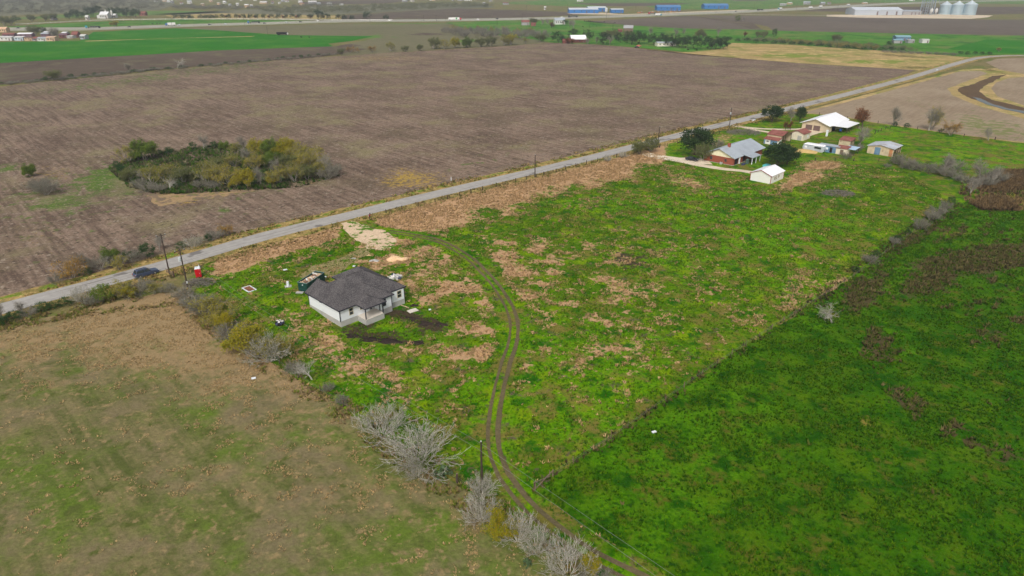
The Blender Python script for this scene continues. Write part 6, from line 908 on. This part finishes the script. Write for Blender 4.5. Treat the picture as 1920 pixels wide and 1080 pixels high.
for i, (u, v) in enumerate([(1096, 40.5), (1100, 40.6), (1104, 40.5), (1108, 40.8), (1110.5, 40.6), (1133, 42), (1153, 43.5), (1093, 51), (1118, 50), (286, 45.5), (295, 45.3), (300, 45), (565, 71), (580, 71), (1306, 95.5), (1290, 94.5)]):
    e = c0 if i == 0 else copy_tree(c0); p = G(u, v); e.location = (p.x, p.y, .1); e.rotation_euler.z = random.Random(i).uniform(0, 6.28)
    e['label'] = ('dark cow, %s from the left in the bunched herd beyond the farmhouse' % ordn(i+1)) if i < 5 else ['dark cow just right of the bunched herd', 'rightmost dark cow by the fallow field edge', 'dark cow grazing below the farmhouse', 'dark cow alone mid pasture', 'left cow in the mansion pasture', 'middle cow in the mansion pasture', 'right cow in the mansion pasture', 'left dark cow in the bright crop right of the tank trailer', 'right dark cow in the bright crop right of the tank trailer', 'grey animal grazing below the rightmost oaks', 'animal grazing under the oaks left of the rightmost group'][i-5]

# ------------------------------------------------------------------ grass: loose tufts standing on the near fields
def tufts(name, pxpoly, n, wf, size, cols, label, seed, nb=6, zmax=None, cat='grass'):
    P = W(pxpoly); rs = np.random.RandomState(seed); X = rs.uniform(min(p.x for p in P), max(p.x for p in P), n*6); Y = rs.uniform(min(p.y for p in P), max(p.y for p in P), n*6); k = inpoly(X, Y, P); X = X[k]; Y = Y[k]
    u, v = PX(X, Y); pr = wf(X, Y, u, v); k = rs.uniform(0, 1, len(X)) < pr; X = X[k][:n]; Y = Y[k][:n]; m = len(X)
    if m == 0: return
    sz = size*rs.uniform(.55, 1.35, m); cl = np.array([lin(*c) for c in cols]); ci = cl[rs.randint(0, len(cl), m)]*rs.uniform(.75, 1.2, (m, 1)); z0 = TZ(X, Y)+.12
    a = rs.uniform(0, 6.283, (m, nb)); lean = rs.uniform(.25, 1.0, (m, nb)); hh = rs.uniform(.55, 1.1, (m, nb))*sz[:, None]; bw = .22*sz[:, None]; r0 = .18*sz[:, None]
    ca, sa = np.cos(a), np.sin(a); bx = X[:, None]+ca*r0; by = Y[:, None]+sa*r0
    V = np.zeros((m, nb, 3, 3)); V[:, :, 0] = np.stack([bx-sa*bw, by+ca*bw, np.repeat(z0[:, None], nb, 1)], 2); V[:, :, 1] = np.stack([bx+sa*bw, by-ca*bw, np.repeat(z0[:, None], nb, 1)], 2); V[:, :, 2] = np.stack([bx+ca*lean*sz[:, None]*.9, by+sa*lean*sz[:, None]*.9, z0[:, None]+hh], 2)
    V = V.reshape(-1, 3); me = bpy.data.meshes.new(name); nv = len(V); me.vertices.add(nv); me.vertices.foreach_set('co', V.ravel()); me.loops.add(nv); me.loops.foreach_set('vertex_index', np.arange(nv, dtype=np.int32)); me.polygons.add(nv//3); me.polygons.foreach_set('loop_start', np.arange(0, nv, 3, dtype=np.int32)); me.update(calc_edges=True)
    c = np.ones((nv, 4)); c[:, :3] = np.repeat(ci, nb*3, 0); at = me.color_attributes.new('col', 'FLOAT_COLOR', 'POINT'); at.data.foreach_set('color', c.ravel()); me.materials.append(M_tuft); return tag(link(name, me), label, cat, kind='stuff')
M_tuft = tuftmat('grass_blades')
LEFT_PX = [(-60, 1100), (1130, 1100), (860, 915), (640, 765), (480, 660), (345, 558), (220, 580), (100, 602), (0, 628), (-60, 640)]; RIGHT_PX = [(1960, 350), (1840, 372), (1790, 385), (1600, 520), (1345, 684), (1145, 825), (1000, 922), (1130, 1010), (1280, 1100), (1960, 1100)]
PAST_PX = [(372, 512), (395, 490), (500, 460), (640, 427), (800, 384), (1000, 336), (1215, 284), (1300, 312), (1405, 331), (1405, 347), (1472, 345), (1490, 302), (1560, 302), (1700, 322), (1790, 385), (1600, 520), (1345, 684), (1145, 825), (1000, 922), (1130, 1010), (1280, 1100), (1150, 1100), (860, 915), (640, 765), (480, 660), (355, 556)]
def off_house(x, y): b, a = LOC(x, y); return ~((b > -.4) & (b < 15.6) & (a > -3.3) & (a < 14.8) & ~((a < -.8) & (b < 3.4)))
def clear(x, y): return off_house(x, y)*(np.abs(pdist(x, y, TRACK)) > 1.6)*(pdist(x, y, ROAD) > 4.2)*~inpoly(*PX(x, y), [(638, 421), (660, 416), (745, 452), (716, 470), (662, 450)])*~inpoly(*PX(x, y), [(545, 530), (590, 515), (575, 556), (550, 556)])
tufts('dry_grass', PAST_PX, 80000, lambda x, y, u, v: sst(.45, .85, w_past(x, y, u, v)[:, 0]+(fbm(x, y, 1.7, 3, 14)-.5)*3.0)*clear(x, y)*.7, .34, [(226, 188, 136), (208, 172, 122), (232, 196, 146), (192, 158, 116)], 'clumps of dry tan grass across the pasture', 1, 6)
tufts('dry_grass', LEFT_PX, 26000, lambda x, y, u, v: sst(.4, .8, w_left(x, y, u, v)[:, 0]+(fbm(x, y, 1.6, 3, 19)-.5)*2.8)*.6, .21, [(216, 184, 132), (200, 172, 124), (222, 190, 138), (184, 162, 116)], 'clumps of dry tan grass in the mown field', 2, 6)
tufts('green_grass', PAST_PX, 50000, lambda x, y, u, v: (.25+.75*sst(.4, .6, fbm(x, y, 3, 3, 51)))*clear(x, y)*(w_past(x, y, u, v)[:, 0] < .5), .3, [(96, 142, 8), (80, 126, 8), (120, 152, 16), (68, 110, 12), (116, 120, 42)], 'short green grass and weeds of the pasture', 3, 5)
tufts('green_grass', RIGHT_PX, 34000, lambda x, y, u, v: .2+.8*sst(.4, .6, fbm(x, y, 3, 3, 52)), .32, [(62, 112, 4), (84, 126, 8), (54, 100, 6), (100, 132, 14)], 'thick green grass of the lush field', 4, 5)
tufts('brown_weeds', RIGHT_PX, 22000, lambda x, y, u, v: sst(.3, 1.0, w_right(x, y, u, v)[:, 2]+(fbm(x, y, 1.8, 3, 81)-.5)*1.6)*.7, .6, [(124, 112, 72), (108, 98, 62), (132, 118, 78), (98, 108, 42)], 'dead brown weeds standing in the lush field', 6, 6, cat='weeds')
VL = [(ROADPX[i][0], ROADPX[i][1]) for i in range(1, 22)]
tufts('roadside_grass', [(-20, 610), (0, 570), (430, 440), (800, 352), (1240, 248), (1500, 190), (1500, 212), (1240, 278), (800, 392), (640, 430), (380, 505), (330, 555), (0, 625)], 30000, lambda x, y, u, v: ((np.abs(pdist(x, y, ROAD)) > 3.4)*(np.abs(pdist(x, y, ROAD)) < 9.5)*sst(.35, .6, fbm(x, y, 3, 3, 71)))*~inpoly(u, v, [(630, 425), (660, 408), (705, 418), (700, 434)]), .48, [(204, 172, 114), (180, 150, 98), (128, 146, 50), (156, 132, 88), (118, 114, 58)], 'rough tan and green grass on the road verges', 7, 6)
tufts('undergrowth', [(330, 560), (350, 540), (420, 590), (560, 690), (760, 820), (900, 905), (1060, 1020), (1150, 1090), (1080, 1090), (900, 990), (760, 890), (600, 770), (440, 670), (330, 575), (200, 590), (60, 612), (-20, 640), (-20, 610), (60, 585), (200, 556)], 16000, lambda x, y, u, v: sst(.42, .7, fbm(x, y, 2.2, 3, 33))*.8, .42, [(172, 144, 102), (152, 130, 94), (166, 148, 84), (132, 138, 60), (116, 134, 40)], 'brown tangled undergrowth along the overgrown fence line', 8, 6, cat='undergrowth')
tufts('thicket_undergrowth', [(205, 318), (260, 290), (420, 272), (560, 290), (640, 330), (560, 352), (440, 360), (300, 366), (240, 352)], 7000, lambda x, y, u, v: .3+sst(.4, .6, fbm(x, y, 5, 3, 37)), .9, [(66, 108, 30), (84, 118, 32), (110, 106, 76), (120, 112, 84)], 'green undergrowth beneath the field thicket', 9, 6, cat='undergrowth')
tufts('reeds', [(1960, 318), (1880, 320), (1800, 345), (1800, 372), (1840, 395), (1960, 398)], 9000, lambda x, y, u, v: sst(.1, .8, w_right(x, y, u, v)[:, 2])*.8+.04, .9, [(132, 110, 80), (144, 120, 86), (114, 96, 70), (156, 128, 86)], 'brown reeds in the hollow at the right edge', 10, 6, cat='reeds')

tufts('fence_weeds', [(980, 930), (1030, 885), (1145, 812), (1345, 672), (1490, 575), (1600, 500), (1700, 428), (1800, 372), (1815, 392), (1710, 460), (1615, 540), (1500, 610), (1350, 700), (1150, 840), (1040, 912), (1000, 945)], 9000, lambda x, y, u, v: np.exp(-(pdist(x, y, FENCE_R)/(.8+2.2*sst(1450, 1600, u)))**2)*(.25+.75*sst(.4, .6, fbm(x, y, 4, 3, 66))), .5, [(120, 108, 66), (104, 96, 58), (92, 108, 30), (84, 74, 54)], 'brown weedy strip along the thin wire fence', 12, 6, cat='weeds')
# ------------------------------------------------------------------ haze over the plain
m = bpy.data.materials.new('haze_air'); m.use_nodes = True; t = m.node_tree
for n in list(t.nodes):
    if n.type != 'OUTPUT_MATERIAL': t.nodes.remove(n)
pv = t.nodes.new('ShaderNodeVolumePrincipled'); pv.inputs['Color'].default_value = (.84, .9, 1, 1); pv.inputs['Density'].default_value = .00017; pv.inputs['Anisotropy'].default_value = .2
t.links.new(pv.outputs[0], t.nodes['Material Output'].inputs['Volume'])
tag(MB().box(-6100, 6100, -700, 7100, -1.2, 72).build('haze', m), 'thin pale haze over the plain', 'haze', kind='stuff')
